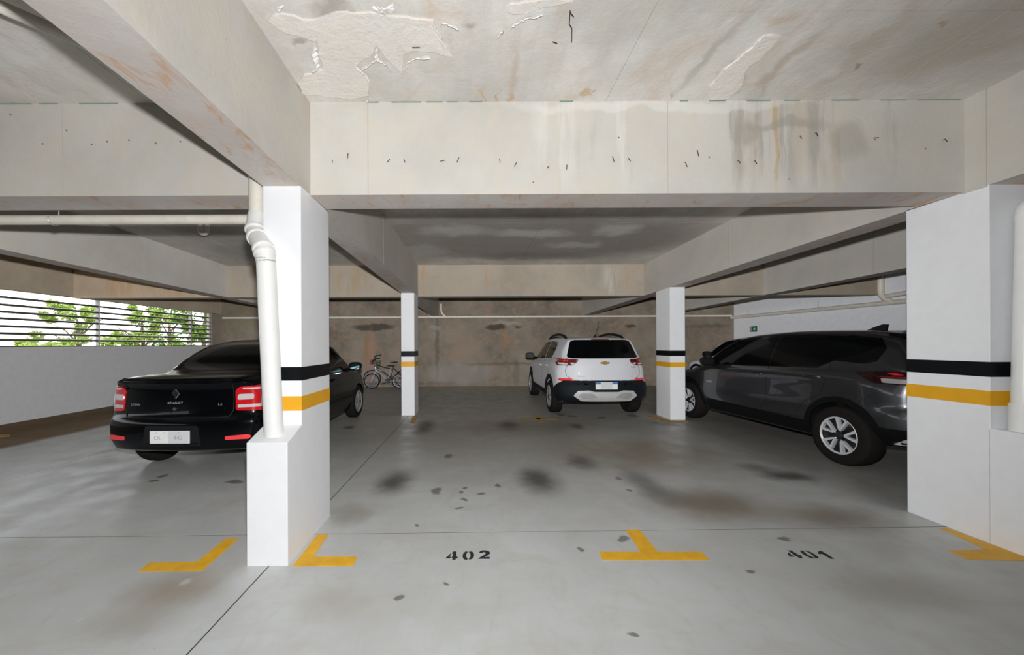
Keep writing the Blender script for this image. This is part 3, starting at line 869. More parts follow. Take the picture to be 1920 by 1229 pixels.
def c402(p): return [(820 + x / 16, 1010 + y / 16) for x, y in p]
def c401(p): return [(1460 + x / 16, 1010 + y / 16) for x, y in p]


def number(label, digits, conv):
    root = empty('stall_number', (0, 0, 0), label=label, cat='number')
    a = on_z(*conv([digits[0][0][0]])[0]); root.location = (a.x, a.y, 0)
    for d in digits:
        m = MB()
        for p in d: m.prism([Vector((q.x, q.y, .0004)) for q in [on_z(x, y) for x, y in conv(p)]], (0, 0, .0016))
        o = m.obj('digit', M['stencil'], root); o.matrix_parent_inverse = Matrix.Translation(root.location).inverted()


number('black stencilled number 402 on the floor right of the near left pillar', [
    [[(240, 605), (412, 450), (416, 490), (350, 555), (400, 560), (392, 605)],
     [(450, 430), (480, 400), (575, 400), (568, 555), (608, 560), (605, 605), (555, 605), (545, 650), (450, 650), (455, 605), (432, 600), (438, 555), (462, 550), (470, 490), (450, 470)]],
    [[(910, 400), (840, 405), (785, 450), (758, 520), (765, 590), (800, 635), (850, 650), (900, 648), (908, 605), (875, 580), (862, 530), (872, 470), (900, 435)],
     [(955, 400), (1020, 402), (1075, 430), (1103, 490), (1100, 545), (1065, 605), (1010, 635), (942, 640), (955, 600), (985, 575), (995, 520), (985, 465), (955, 440)]],
    [[(1245, 445), (1280, 395), (1350, 370), (1430, 368), (1530, 385), (1580, 425), (1570, 475), (1500, 525), (1390, 570), (1570, 565), (1568, 620), (1220, 620), (1290, 570), (1420, 500), (1455, 450), (1420, 418), (1380, 420), (1340, 445)]]], c402)
number('black stencilled number 401 on the floor near the big right pillar', [
    [[(275, 425), (350, 470), (375, 510), (470, 535), (480, 555), (350, 555), (280, 500)], [(275, 370), (375, 370), (600, 510), (660, 515), (700, 570), (720, 605), (645, 605), (500, 530), (400, 460)]],
    [[(640, 385), (690, 372), (740, 385), (800, 450), (900, 520), (1020, 570), (1090, 605), (1050, 612), (940, 590), (800, 520), (680, 440)],
     [(765, 372), (830, 378), (960, 420), (1080, 490), (1180, 560), (1205, 600), (1120, 605), (1070, 570), (1020, 510), (900, 430)]],
    [[(1165, 455), (1205, 390), (1290, 390), (1480, 500), (1660, 620), (1560, 622), (1290, 465), (1240, 485)]]], c401)

# ------------------------------------------------------------------ cars
def pchip(xs, ys, x):
    xs = np.asarray(xs, float); ys = np.asarray(ys, float)
    h = np.diff(xs); d = np.diff(ys) / h
    m = np.zeros_like(ys); m[0] = d[0]; m[-1] = d[-1]
    for i in range(1, len(xs) - 1):
        if d[i - 1] * d[i] > 0:
            w1 = 2 * h[i] + h[i - 1]; w2 = h[i] + 2 * h[i - 1]
            m[i] = (w1 + w2) / (w1 / d[i - 1] + w2 / d[i])
    x = np.clip(x, xs[0], xs[-1]); k = np.clip(np.searchsorted(xs, x) - 1, 0, len(xs) - 2)
    t = (x - xs[k]) / h[k]
    return ys[k] * (1 + 2 * t) * (1 - t) ** 2 + ys[k + 1] * t * t * (3 - 2 * t) + h[k] * t * (1 - t) * ((1 - t) * m[k] - t * m[k + 1])


def section(p):
    """half cross-section, bottom centre to roof centre"""
    zb0, ws, zm, wm, zs, wsh, zbt, wbt, zr, wr, zt = p
    pts = [(ws * k / 4 * .97, zb0) for k in range(5)]
    low = [(ws * .97, zb0), (ws, zb0 + .04), (wm - .006, zm - .09), (wm, zm), ((wm + wsh) / 2 - .004, (zm + zs) / 2), (wsh, zs), ((wsh + wbt) / 2 + .012, (zs + zbt) / 2 + .012), (wbt, zbt)]
    t = np.concatenate([[0], np.cumsum([math.hypot(a[0] - b[0], a[1] - b[1]) for a, b in zip(low, low[1:])])])
    s = np.linspace(0, t[-1], 27)[1:]
    lx = pchip(t, [q[0] for q in low], s); lz = pchip(t, [q[1] for q in low], s)
    pts += list(zip(lx, lz))
    for k in range(1, 12):
        u = k / 12
        bul = .022 * math.sin(PI * u)
        pts.append((wbt + (wr - wbt) * u + bul, zbt + (zr - zbt) * u))
    for k in range(0, 13):
        a = k / 12 * PI / 2
        pts.append((wr * math.cos(a) ** .62, zr + (zt - zr) * math.sin(a) ** .9))
    return pts


def car_body(rows, rear_plan=.2, front_plan=.35, rear_prof=((.3, 0), (1.2, 0)), rr=.07):
    rows = np.array(rows, float); ys = rows[:, 0]; L = ys[-1]
    yy = np.concatenate([np.array([0, .006, .018, .035, .055, .08]), np.linspace(.11, L - .11, 118), L - np.array([.08, .055, .035, .018, .006, 0])])
    secs = []
    for y in yy:
        p = [float(pchip(ys, rows[:, k], np.array(y))) for k in range(1, 12)]
        d = min(y, L - y)
        ins = rr * (1 - math.sqrt(max(0, 1 - (1 - min(d, rr) / rr) ** 2)))
        for k in (1, 3, 5, 7, 9): p[k] = max(.05, p[k] - ins)
        p[10] -= ins * .35; p[8] = min(p[8] - ins * .35, p[10] - .002); p[0] += ins * .3
        secs.append(section(p))
    n = len(secs[0]); nx = 10
    v = []; f = []
    idx = {}

    def put(x, y, z):
        v.append([x, y, z]); return len(v) - 1
    loops = []
    for y, sc in zip(yy, secs):
        R = [put(x, y, z) for x, z in sc]
        Lf = [R[0]] + [put(-x, y, z) for x, z in sc[1:-1]] + [R[-1]]
        loops.append((R, Lf))
    for (R0, L0), (R1, L1) in zip(loops, loops[1:]):
        for i in range(n - 1):
            f.append((R0[i], R0[i + 1], R1[i + 1], R1[i])); f.append((L0[i + 1], L0[i], L1[i], L1[i + 1]))
    for e, (R, Lf) in ((0, loops[0]), (1, loops[-1])):
        prev = None
        for i in range(n):
            if R[i] == Lf[i]: row = [R[i]] * (nx + 1)
            else:
                xr, y, z = v[R[i]]
                row = [Lf[i]] + [put(-xr + 2 * xr * k / nx, y, z) for k in range(1, nx)] + [R[i]]
            if prev:
                for k in range(nx):
                    q = [prev[k], prev[k + 1], row[k + 1], row[k]]
                    q = [a for m_, a in enumerate(q) if a not in q[:m_]]
                    if len(q) > 2: f.append(tuple(q if e == 0 else q[::-1]))
            prev = row
    wmax = rows[:, 4].max()
    zs_, of = [a for a, b in rear_prof], [b for a, b in rear_prof]
    for p in v:
        x, y, z = p
        fr = max(0, 1 - y / 1.1) ** 1.6
        p[1] += fr * (rear_plan * (abs(x) / wmax) ** 2.6 + float(pchip(zs_, of, np.array(z))))
        ff = max(0, 1 - (L - y) / 1.2) ** 1.6
        p[1] -= ff * front_plan * (abs(x) / wmax) ** 2.4
    me = bpy.data.meshes.new('body'); me.from_pydata(v, [], f)
    bm = bmesh.new(); bm.from_mesh(me)
    bmesh.ops.remove_doubles(bm, verts=bm.verts[:], dist=.0004)
    bmesh.ops.recalc_face_normals(bm, faces=bm.faces)
    bm.to_mesh(me)
    bvh = BVHTree.FromBMesh(bm)
    bm.free()
    return me, bvh, wmax


PROJ = {  # plane coordinates -> (origin, direction)
    'left': lambda a, b: (Vector((-3, a, b)), Vector((1, 0, 0))),
    'right': lambda a, b: (Vector((3, a, b)), Vector((-1, 0, 0))),
    'rear': lambda a, b: (Vector((a, -3, b)), Vector((0, 1, 0))),
    'front': lambda a, b: (Vector((a, 9, b)), Vector((0, -1, 0))),
    'top': lambda a, b: (Vector((a, b, 4)), Vector((0, 0, -1))),
}


def round_poly(poly, r, k=4):
    out = []
    n = len(poly)
    for i in range(n):
        a, b, c = Vector(poly[i - 1]), Vector(poly[i]), Vector(poly[(i + 1) % n])
        d = min(r, (a - b).length * .45, (c - b).length * .45)
        p0 = b + (a - b).normalized() * d; p2 = b + (c - b).normalized() * d
        for j in range(k + 1):
            t = j / k
            out.append(tuple(p0.lerp(b, t).lerp(b.lerp(p2, t), t)))
    return out


def patch(bvh, polys, proj, off=.004, grid=.06, skirt=.02, rnd_=0.0):
    """a thin panel that lies on the bodywork: 2-D outline laid onto the surface, with a rim turned down"""
    if not isinstance(polys[0][0], (tuple, list)): polys = [polys]
    m = MB()
    for poly in polys:
        if rnd_: poly = round_poly(poly, rnd_)
        bm = bmesh.new()
        vs = [bm.verts.new((p[0], p[1], 0)) for p in poly]
        bm.faces.new(vs)
        for ax in (0, 1):
            lo = min(p[ax] for p in poly); hi = max(p[ax] for p in poly)
            k = int((hi - lo) / grid)
            for i in range(1, k + 1):
                c = lo + (hi - lo) * i / (k + 1)
                co = [0, 0, 0]; co[ax] = c; no = [0, 0, 0]; no[ax] = 1
                bmesh.ops.bisect_plane(bm, geom=bm.verts[:] + bm.edges[:] + bm.faces[:], plane_co=co, plane_no=no, dist=1e-5)
        bmesh.ops.triangulate(bm, faces=[f for f in bm.faces if len(f.verts) > 4])
        bm.verts.index_update()
        top = []; low = []
        for q in bm.verts:
            o, d = PROJ[proj](q.co.x, q.co.y)
            hit, nrm, _, _ = bvh.ray_cast(o, d)
            if hit is None:
                hit, nrm, _, _ = bvh.find_nearest(o + d * 2.2)
                nrm = -d
            if nrm.dot(d) > 0: nrm = -nrm
            top.append(hit + nrm * off); low.append(hit + nrm * (off - skirt))
        nv = len(top)
        fs_ = [tuple(q.index for q in f.verts) for f in bm.faces]
        for e in bm.edges:
            if e.is_boundary:
                a, b = e.verts[0].index, e.verts[1].index
                fs_.append((a, b, b + nv, a + nv))
        m.add(top + low, fs_)
        bm.free()
    return m


def seam(bvh, line, proj, w=.007, off=.0012):
    polys = []
    for a, b in zip(line, line[1:]):
        a, b = Vector(a), Vector(b); d = (b - a).normalized(); n = Vector((-d.y, d.x)) * w / 2
        polys.append([tuple(a - n), tuple(b - n), tuple(b + n), tuple(a + n)])
    return patch(bvh, polys, proj, off, .08, .004)


def arc_strip(cy, cz, r0, r1, a0, a1, n=20):
    o = [(cy + r1 * math.cos(a), cz + r1 * math.sin(a)) for a in np.linspace(a0, a1, n)]
    i = [(cy + r0 * math.cos(a), cz + r0 * math.sin(a)) for a in np.linspace(a1, a0, n)]
    return [[o[k], o[k + 1], i[n - 2 - k], i[n - 1 - k]] for k in range(n - 1)]


def cut_arches(me, axles, R, depth, wmax, mats, z):
    o = bpy.data.objects.new('body', me); COL.objects.link(o)
    for m in mats: me.materials.append(m)
    cut = MB()
    for y in axles:
        for sgn in (-1, 1):
            x0 = sgn * (wmax - depth); x1 = sgn * (wmax + .4)
            n = 44
            ring = lambda x: [Vector((x, y + R * math.cos(2 * PI * k / n), z + R * math.sin(2 * PI * k / n))) for k in range(n)]
            cut.prism(ring(x0), (x1 - x0, 0, 0))
    co = cut.obj('cutter', [mats[1]])
    md = o.modifiers.new('b', 'BOOLEAN'); md.operation = 'DIFFERENCE'; md.object = co; md.solver = 'EXACT'
    dg = bpy.context.evaluated_depsgraph_get(); dg.update()
    new = bpy.data.meshes.new_from_object(o.evaluated_get(dg))
    bpy.data.objects.remove(o); bpy.data.objects.remove(co)
    for p in new.polygons:
        c = p.center; p.material_index = 0
        for y in axles:
            if math.hypot(c.y - y, c.z - z) < R * 1.002 and abs(c.x) > wmax - depth - .02: p.material_index = 1
        if p.normal.z < -.8 and c.z < .45: p.material_index = 1
    new.materials.clear()
    return new


def wheel(root, x, y, r, w, rim_r, style, side):
    """tyre with rim and hub as sub-parts; axis along x, outer face towards side"""
    prof = [(-.5, rim_r / r), (-.52, .80), (-.50, .90), (-.42, .97), (-.30, .997), (0, 1.0), (.30, .997), (.42, .97), (.50, .90), (.52, .80), (.5, rim_r / r), (.40, rim_r / r - .03), (-.40, rim_r / r - .03)]
    n = 40

    def lathe(pr, mat, name, parent, closed=True):
        m = MB(); vs = []; fs_ = []
        k = len(pr)
        for i in range(n):
            a = 2 * PI * i / n
            for (px, pr_) in pr: vs.append((px * w * side, pr_ * r * math.cos(a), pr_ * r * math.sin(a)))
        for i in range(n):
            i2 = (i + 1) % n
            for j in range(k if closed else k - 1):
                j2 = (j + 1) % k
                fs_.append((i * k + j, i * k + j2, i2 * k + j2, i2 * k + j))
        return m.add(vs, fs_).obj(name, mat, parent, True, 30)
    t = lathe(prof, M['rubber'], 'wheel', root)
    t.location = (x, y, r)
    q = rim_r / r
    # dark barrel dish behind the spokes
    dish = lathe([(.40, q - .005), (.30, q - .05), (.12, q - .10), (.10, .02), (.06, .02), (.02, q - .06), (.36, q - .0)], M['alloy_dark'], 'rim', t)
    lip = lathe([(.50, q + .012), (.515, q - .01), (.44, q - .045), (.40, q - .02)], M['alloy'] if style != 'vee' else M['alloy_bright'], 'rim_lip', t)
    sp = M['alloy_bright'] if style == 'vee' else M['alloy']
    X0, X1 = .30 * w * side, .47 * w * side

    def spoke(poly, x0=X0, x1=X1, mat=sp):
        m = MB().prism([Vector((x0, a * r, b * r)) for a, b in poly], (x1 - x0, 0, 0))
        return m.obj('spoke', mat, t)

    def pol(rr, a): return (rr * math.cos(a), rr * math.sin(a))
    qq = q - .015
    if style == 'vee':
        for k in range(5):
            a = 2 * PI * k / 5 + 1.75
            d = .35
            spoke([pol(.27 * q, a - .06), pol(.40 * q, a + .02), pol(.88 * q, a + d - .15), pol(qq, a + d - .13), pol(qq, a + d), pol(.80 * q, a + d), pol(.33 * q, a + .24)])
            spoke([pol(.27 * q, a + .06), pol(.33 * q, a - .24), pol(.80 * q, a - d), pol(qq, a - d), pol(qq, a - d + .13), pol(.88 * q, a - d + .15), pol(.40 * q, a - .02)])
            spoke([pol(.92 * q, a - d + .05), pol(qq, a - d), pol(qq, a - .1), pol(qq, a + .1), pol(qq, a + d), pol(.92 * q, a + d - .05), pol(.925 * q, a)])
            spoke([pol(.10 * q, a + .5), pol(.30 * q, a - .25), pol(.30 * q, a + .25)], .2 * w * side, .40 * w * side, M['alloy_dark'])
    elif style == 'cover':
        for k in range(6):
            a = 2 * PI * k / 6 + .3
            spoke([pol(.2 * q, a - .5), pol(.62 * q, a - .30), pol(qq, a - .36), pol(qq, a - .12), pol(qq, a + .12), pol(qq, a + .36), pol(.62 * q, a + .30), pol(.2 * q, a + .5)])
    else:
        for k in range(5):
            a = 2 * PI * k / 5 + .3
            for s in (-1, 1):
                b = a + s * .17
                spoke([pol(.18 * q, a + s * .05 - .3), pol(qq, b - .085), pol(qq, b + .085), pol(.18 * q, a + s * .05 + .3)])
    cap_ = MB().tube([(.28 * w * side, 0, 0), (.47 * w * side, 0, 0), (.50 * w * side, 0, 0)], [.20 * q * r, .19 * q * r, .13 * q * r], 16)
    cap_.obj('hub', M['alloy_dark'] if style == 'vee' else M['alloy'], t, True, 40)
    for k in range(5):
        a = 2 * PI * k / 5 + .6
        if style != 'cover':
            c = Vector((.36 * w * side, .13 * r * math.cos(a) * 1.9 * q, .13 * r * math.sin(a) * 1.9 * q))
            MB().tube([c, c + Vector((.06 * w * side, 0, 0))], .012, 6).obj('lug_nut', M['chrome'], t)
    return t


def mirror_part(root, x, y, z, side, paint, glass='mirror'):
    m = MB()
    # teardrop housing: closed loft along y
    secs = [(0, .062, .10), (.02, .075, .115), (.07, .070, .11), (.12, .045, .085), (.15, .012, .03)]
    n = 14; vs = []; fs_ = []
    for (yy, hz_, hx) in secs:
        for k in range(n):
            a = 2 * PI * k / n
            ca, sa = math.cos(a), math.sin(a)
            vs.append((x + hx * math.copysign(abs(ca) ** .7, ca), y + yy, z + hz_ * math.copysign(abs(sa) ** .7, sa)))
    for i in range(len(secs) - 1):
        for k in range(n): fs_.append((i * n + k, i * n + (k + 1) % n, (i + 1) * n + (k + 1) % n, (i + 1) * n + k))
    fs_ += [tuple(range(n))[::-1], tuple((len(secs) - 1) * n + k for k in range(n))]
    m.add(vs, fs_)
    o = m.obj('side_mirror', paint, root, True, 50)
    MB().tube([(x - side * .06, y + .06, z - .04), (x - side * .20, y + .10, z - .075)], [.03, .035], 8).obj('mirror_arm', M['dark_plastic'], o)
    if glass:
        pl_ = [(x + .084 * math.copysign(abs(math.cos(a)) ** .6, math.cos(a)), y + .002, z + .050 * math.copysign(abs(math.sin(a)) ** .6, math.sin(a))) for a in [2 * PI * k / 20 for k in range(20)]]
        MB().prism(pl_, (0, -.006, 0)).obj('mirror_glass', M[glass], o)
    return o


def handle_part(bvh, root, side, y, z, paint, ln=.20):
    s = 'left' if side < 0 else 'right'
    hit, nrm, _, _ = bvh.ray_cast(*PROJ[s](y, z))
    MB().tube(smooth_path([(hit.x + side * .002, y - ln / 2, z), (hit.x + side * .035, y - ln / 2 + .03, z + .004), (hit.x + side * .038, y + ln / 2 - .03, z + .004), (hit.x + side * .002, y + ln / 2, z)], 4), .013, 8).obj('door_handle', paint, root, True, 60)


def badge_text(bvh, root, s, size, a, b, proj, mat, parent=None):
    me = text_mesh(s, size)
    o, d = PROJ[proj](a, b)
    for v in me.vertices:
        u = v.co.x; w = v.co.y
        if proj == 'left': oo, dd_ = PROJ[proj](a - u, b + w)
        elif proj == 'right': oo, dd_ = PROJ[proj](a + u, b + w)
        else: oo, dd_ = PROJ[proj](a + u, b + w)
        hit, nrm, _, _ = bvh.ray_cast(oo, dd_)
        if hit is None: hit, nrm = oo + dd_ * 3, -dd_
        v.co = hit - dd_ * .004
    link('badge', me, mat, parent or root)


def plate_part(root, x, y, z, mats, mexico=False):
    """number plate box with frame, half of it blanked grey as the photo shows"""
    o = bevel_obj(MB().box((x - .20, y - .010, z - .065), (x + .20, y + .006, z + .065)).obj('number_plate', M['plate_white'], root), .004, 2)
    return o


def car_root(name, loc, rz, label):
    return empty(name, loc, rz, label, 'car')


def add_body(root, rows, mats, axles, R, depth, z, **k):
    me, bvh, wmax = car_body(rows, **k)
    new = cut_arches(me, axles, R, depth, wmax, mats, z)
    o = link('body', new, mats, root, True, 38)
    return bvh, wmax


# ---- black sedan -------------------------------------------------------------
#        y    zb   ws   zm   wm   zsh  wsh  zbt  wbt  zr   wr   zt
SEDAN = [(0.00, .31, .74, .56, .80, .84, .79, 1.01, .72, 1.035, .62, 1.055),
         (0.20, .27, .77, .56, .835, .86, .83, 1.01, .75, 1.05, .64, 1.085),
         (0.55, .23, .79, .56, .860, .88, .855, 1.0, .775, 1.06, .64, 1.095),
         (0.75, .21, .79, .56, .865, .89, .86, .985, .80, 1.075, .66, 1.115),
         (1.05, .20, .79, .56, .868, .90, .862, .98, .81, 1.235, .63, 1.285),
         (1.40, .20, .79, .56, .870, .90, .863, .975, .82, 1.375, .60, 1.425),
         (1.85, .20, .79, .56, .870, .90, .865, .97, .825, 1.43, .59, 1.485),
         (2.35, .20, .79, .56, .868, .89, .862, .955, .825, 1.42, .60, 1.48),
         (2.75, .20, .79, .56, .865, .88, .858, .94, .82, 1.33, .62, 1.385),
         (3.15, .20, .79, .56, .862, .86, .852, .92, .81, 1.09, .68, 1.12),
         (3.38, .20, .79, .56, .858, .84, .848, .90, .79, .96, .70, 1.00),
         (3.75, .20, .78, .56, .852, .80, .835, .85, .76, .895, .62, .93),
         (4.08, .22, .76, .54, .83, .70, .80, .75, .72, .79, .58, .83),
         (4.27, .28, .68, .50, .76, .58, .74, .64, .66, .68, .50, .71)]
sed = car_root('sedan', (-3.10, 3.80, 0), 0, 'black sedan parked in the left bay behind the near left pillar')
AX = (.80, 3.43)
bv, wm_ = add_body(sed, SEDAN, [M['black_paint'], M['well']], AX, .345, .26, .315, rear_plan=.20, rear_prof=((.25, .06), (.42, 0), (.60, .005), (.68, .05), (.95, .07), (1.03, .03), (1.1, .03), (1.5, 0)))


def P(mb, name, mat, root, smooth=True): return mb.obj(name, mat, root, smooth, 40)


P(patch(bv, [(-.71, 1.105), (.71, 1.105), (.585, 1.39), (.40, 1.44), (-.40, 1.44), (-.585, 1.39)], 'rear', .003, .05, rnd_=.05), 'rear_window', M['glass_dark'], sed)
P(patch(bv, [(-.60, 1.05), (.60, 1.05), (.53, 1.38), (-.53, 1.38)], 'front', .003, .05, rnd_=.05), 'windscreen', M['glass_dark'], sed)
for side, nm in ((-1, 'left'), (1, 'right')):
    P(patch(bv, [(1.95, .99), (3.03, .965), (2.62, 1.36), (2.30, 1.39), (1.95, 1.40)], nm, .003, .06, rnd_=.03), 'side_window', M['glass_dark'], sed)
    P(patch(bv, [(1.88, .99), (1.88, 1.40), (1.60, 1.36), (1.20, 1.16), (1.12, 1.03)], nm, .003, .06, rnd_=.03), 'side_window', M['glass_dark'], sed)
    P(seam(bv, [(3.0, .94), (3.06, .80), (3.04, .34), (1.98, .30), (1.91, .55), (1.91, .98)], nm), 'panel_gap', M['seam'], sed, False)
    P(seam(bv, [(1.91, .34), (1.30, .36), (1.16, .55), (1.12, .74), (1.10, .99)], nm), 'panel_gap', M['seam'], sed, False)
    handle_part(bv, sed, side, 2.08, .84, M['black_paint']); handle_part(bv, sed, side, 1.22, .85, M['black_paint'])
    mirror_part(sed, side * .97, 2.83, 1.02, side, M['black_paint'])
    # tail lamp wraps round the corner: red lens, clear bar and reversing window
    rt = [(side * .585, .715), (side * .845, .70), (side * .845, .975), (side * .615, .965), (side * .575, .93)]
    tl = P(patch(bv, rt, 'rear', .008, .03, rnd_=.03), 'tail_lamp', M['red_lens'], sed)
    P(patch(bv, [(side * .60, .745), (side * .83, .74), (side * .83, .775), (side * .60, .775)], 'rear', .012, .03, rnd_=.012), 'clear_strip', M['clear_lens'], tl)
    P(patch(bv, [(side * .595, .825), (side * .735, .825), (side * .735, .885), (side * .60, .885)], 'rear', .012, .03, rnd_=.02), 'reversing_lens', M['clear_lens'], tl)
    P(patch(bv, [(side * .785, .76), (side * .815, .76), (side * .820, .945), (side * .64, .955), (side * .64, .935), (side * .785, .925)], 'rear', .012, .03, rnd_=.01), 'clear_strip', M['clear_lens'], tl)
    P(patch(bv, [(side * .52, .425), (side * .72, .42), (side * .745, .445), (side * .715, .468), (side * .52, .462)], 'rear', .006, .03, rnd_=.01), 'reflector', M['reflector'], sed)
    P(seam(bv, [(side * .56, 1.0), (side * .565, .72), (side * .53, .655), (0, .655)], 'rear'), 'panel_gap', M['seam'], sed, False)
    for ay in AX: wheel(sed, side * .755, ay, .315, .19, .205, 'cover', side)
# boot lid spoiler lip
P(patch(bv, [(-.66, 1.012), (.66, 1.012), (.60, 1.048), (-.60, 1.048)], 'rear', .012, .05, .03, rnd_=.015), 'boot_lip', M['black_paint'], sed)
P(patch(bv, [(-.30, .37), (.30, .37), (.27, .58), (-.27, .58)], 'rear', .002, .06, rnd_=.03), 'plate_recess', M['dark_plastic'], sed)
pp = plate_part(sed, 0, -.006, .47, None)
MB().box((-.012, -.0175, .411), (.196, -.0150, .529)).obj('grey_half', M['plate_grey'], pp)
for s, x in (('OL', -.115), ('442', .09)):
    me = text_mesh(s, .062)
    for v in me.vertices: v.co = Vector((x + v.co.x, -.0192, .462 + v.co.y))
    link('digits', me, M['plate_mark'], pp)
for x in (-.13, -.05, .10): MB().box((x - .012, -.0188, .512), (x + .012, -.015, .520)).obj('mark', M['plate_mark'], pp)
# emblem, name, lock
hit, _, _, _ = bv.ray_cast(*PROJ['rear'](0, .90))
ey = hit.y
emb = MB().prism([(0, ey - .006, .955), (.042, ey - .006, .90), (0, ey - .006, .845), (-.042, ey - .006, .90)], (0, .012, 0)).obj('emblem', M['chrome'], sed)
bevel_obj(emb, .004, 1)
MB().prism([(0, ey - .008, .925), (.018, ey - .008, .90), (0, ey - .008, .875), (-.018, ey - .008, .90)], (0, .003, 0)).obj('emblem_core', M['seam'], emb)
badge_text(bv, sed, 'RENAULT', .036, 0, .805, 'rear', M['badge'])
badge_text(bv, sed, '1.6', .036, .44, .785, 'rear', M['badge'])
hit, _, _, _ = bv.ray_cast(*PROJ['rear'](0, .745))
MB().tube([hit + Vector((0, .004, 0)), hit + Vector((0, -.008, 0))], .018, 16).obj('lock', M['chrome'], sed)
badge_text(bv, sed, 'LOGAN', .034, -.44, .785, 'rear', M['badge'])
MB().tube([(0, 1.95, 1.475), (0, 1.90, 1.53), (0, 1.80, 1.60)], .006, 6).obj('antenna', M['dark_plastic'], sed)

# ---- white hatchback / crossover ------------------------------------------------
TRK = [(0.00, .36, .72, .56, .82, .84, .80, 1.12, .70, 1.125, .66, 1.13),
       (0.10, .33, .75, .56, .845, .86, .835, 1.12, .735, 1.16, .69, 1.19),
       (0.24, .30, .77, .56, .865, .88, .855, 1.12, .755, 1.32, .655, 1.36),
       (0.36, .28, .78, .56, .872, .89, .862, 1.115, .765, 1.455, .61, 1.49),
       (0.50, .26, .78, .56, .878, .90, .868, 1.11, .775, 1.475, .605, 1.515),
       (0.95, .24, .79, .56, .880, .91, .870, 1.09, .79, 1.495, .61, 1.54),
       (1.60, .23, .79, .56, .880, .91, .870, 1.05, .80, 1.505, .615, 1.555),
       (2.20, .23, .79, .56, .878, .90, .868, 1.02, .805, 1.48, .62, 1.535),
       (2.65, .23, .79, .56, .876, .89, .866, 1.0, .805, 1.38, .63, 1.43),
       (3.10, .23, .79, .56, .872, .88, .862, .985, .80, 1.12, .68, 1.15),
       (3.30, .23, .79, .56, .870, .87, .858, .965, .785, 1.02, .69, 1.06),
       (3.80, .25, .78, .56, .86, .84, .845, .92, .75, .955, .62, .99),
       (4.08, .28, .74, .54, .83, .76, .81, .83, .70, .86, .58, .89),
       (4.24, .34, .66, .52, .76, .64, .74, .70, .64, .73, .5, .75)]
trk = car_root('hatchback', (2.40, 6.80, 0), 0, 'white crossover hatchback with tinted rear window, parked nose to the back wall')
AX = (.86, 3.42)
bv, wm_ = add_body(trk, TRK, [M['white_car'], M['well']], AX, .375, .26, .335, rear_plan=.26, rear_prof=((.3, .05), (.45, 0), (.62, .01), (.72, .06), (1.0, .085), (1.13, .07), (1.5, .02)))
P(patch(bv, [(-.665, 1.150), (-.60, 1.128), (.60, 1.128), (.665, 1.150), (.575, 1.44), (.50, 1.472), (-.50, 1.472), (-.575, 1.44)], 'rear', .004, .04, rnd_=.03), 'rear_window', M['glass_dark'], trk)
P(patch(bv, [(-.58, 1.11), (.58, 1.11), (.52, 1.42), (-.52, 1.42)], 'front', .003, .05, rnd_=.05), 'windscreen', M['glass_dark'], trk)
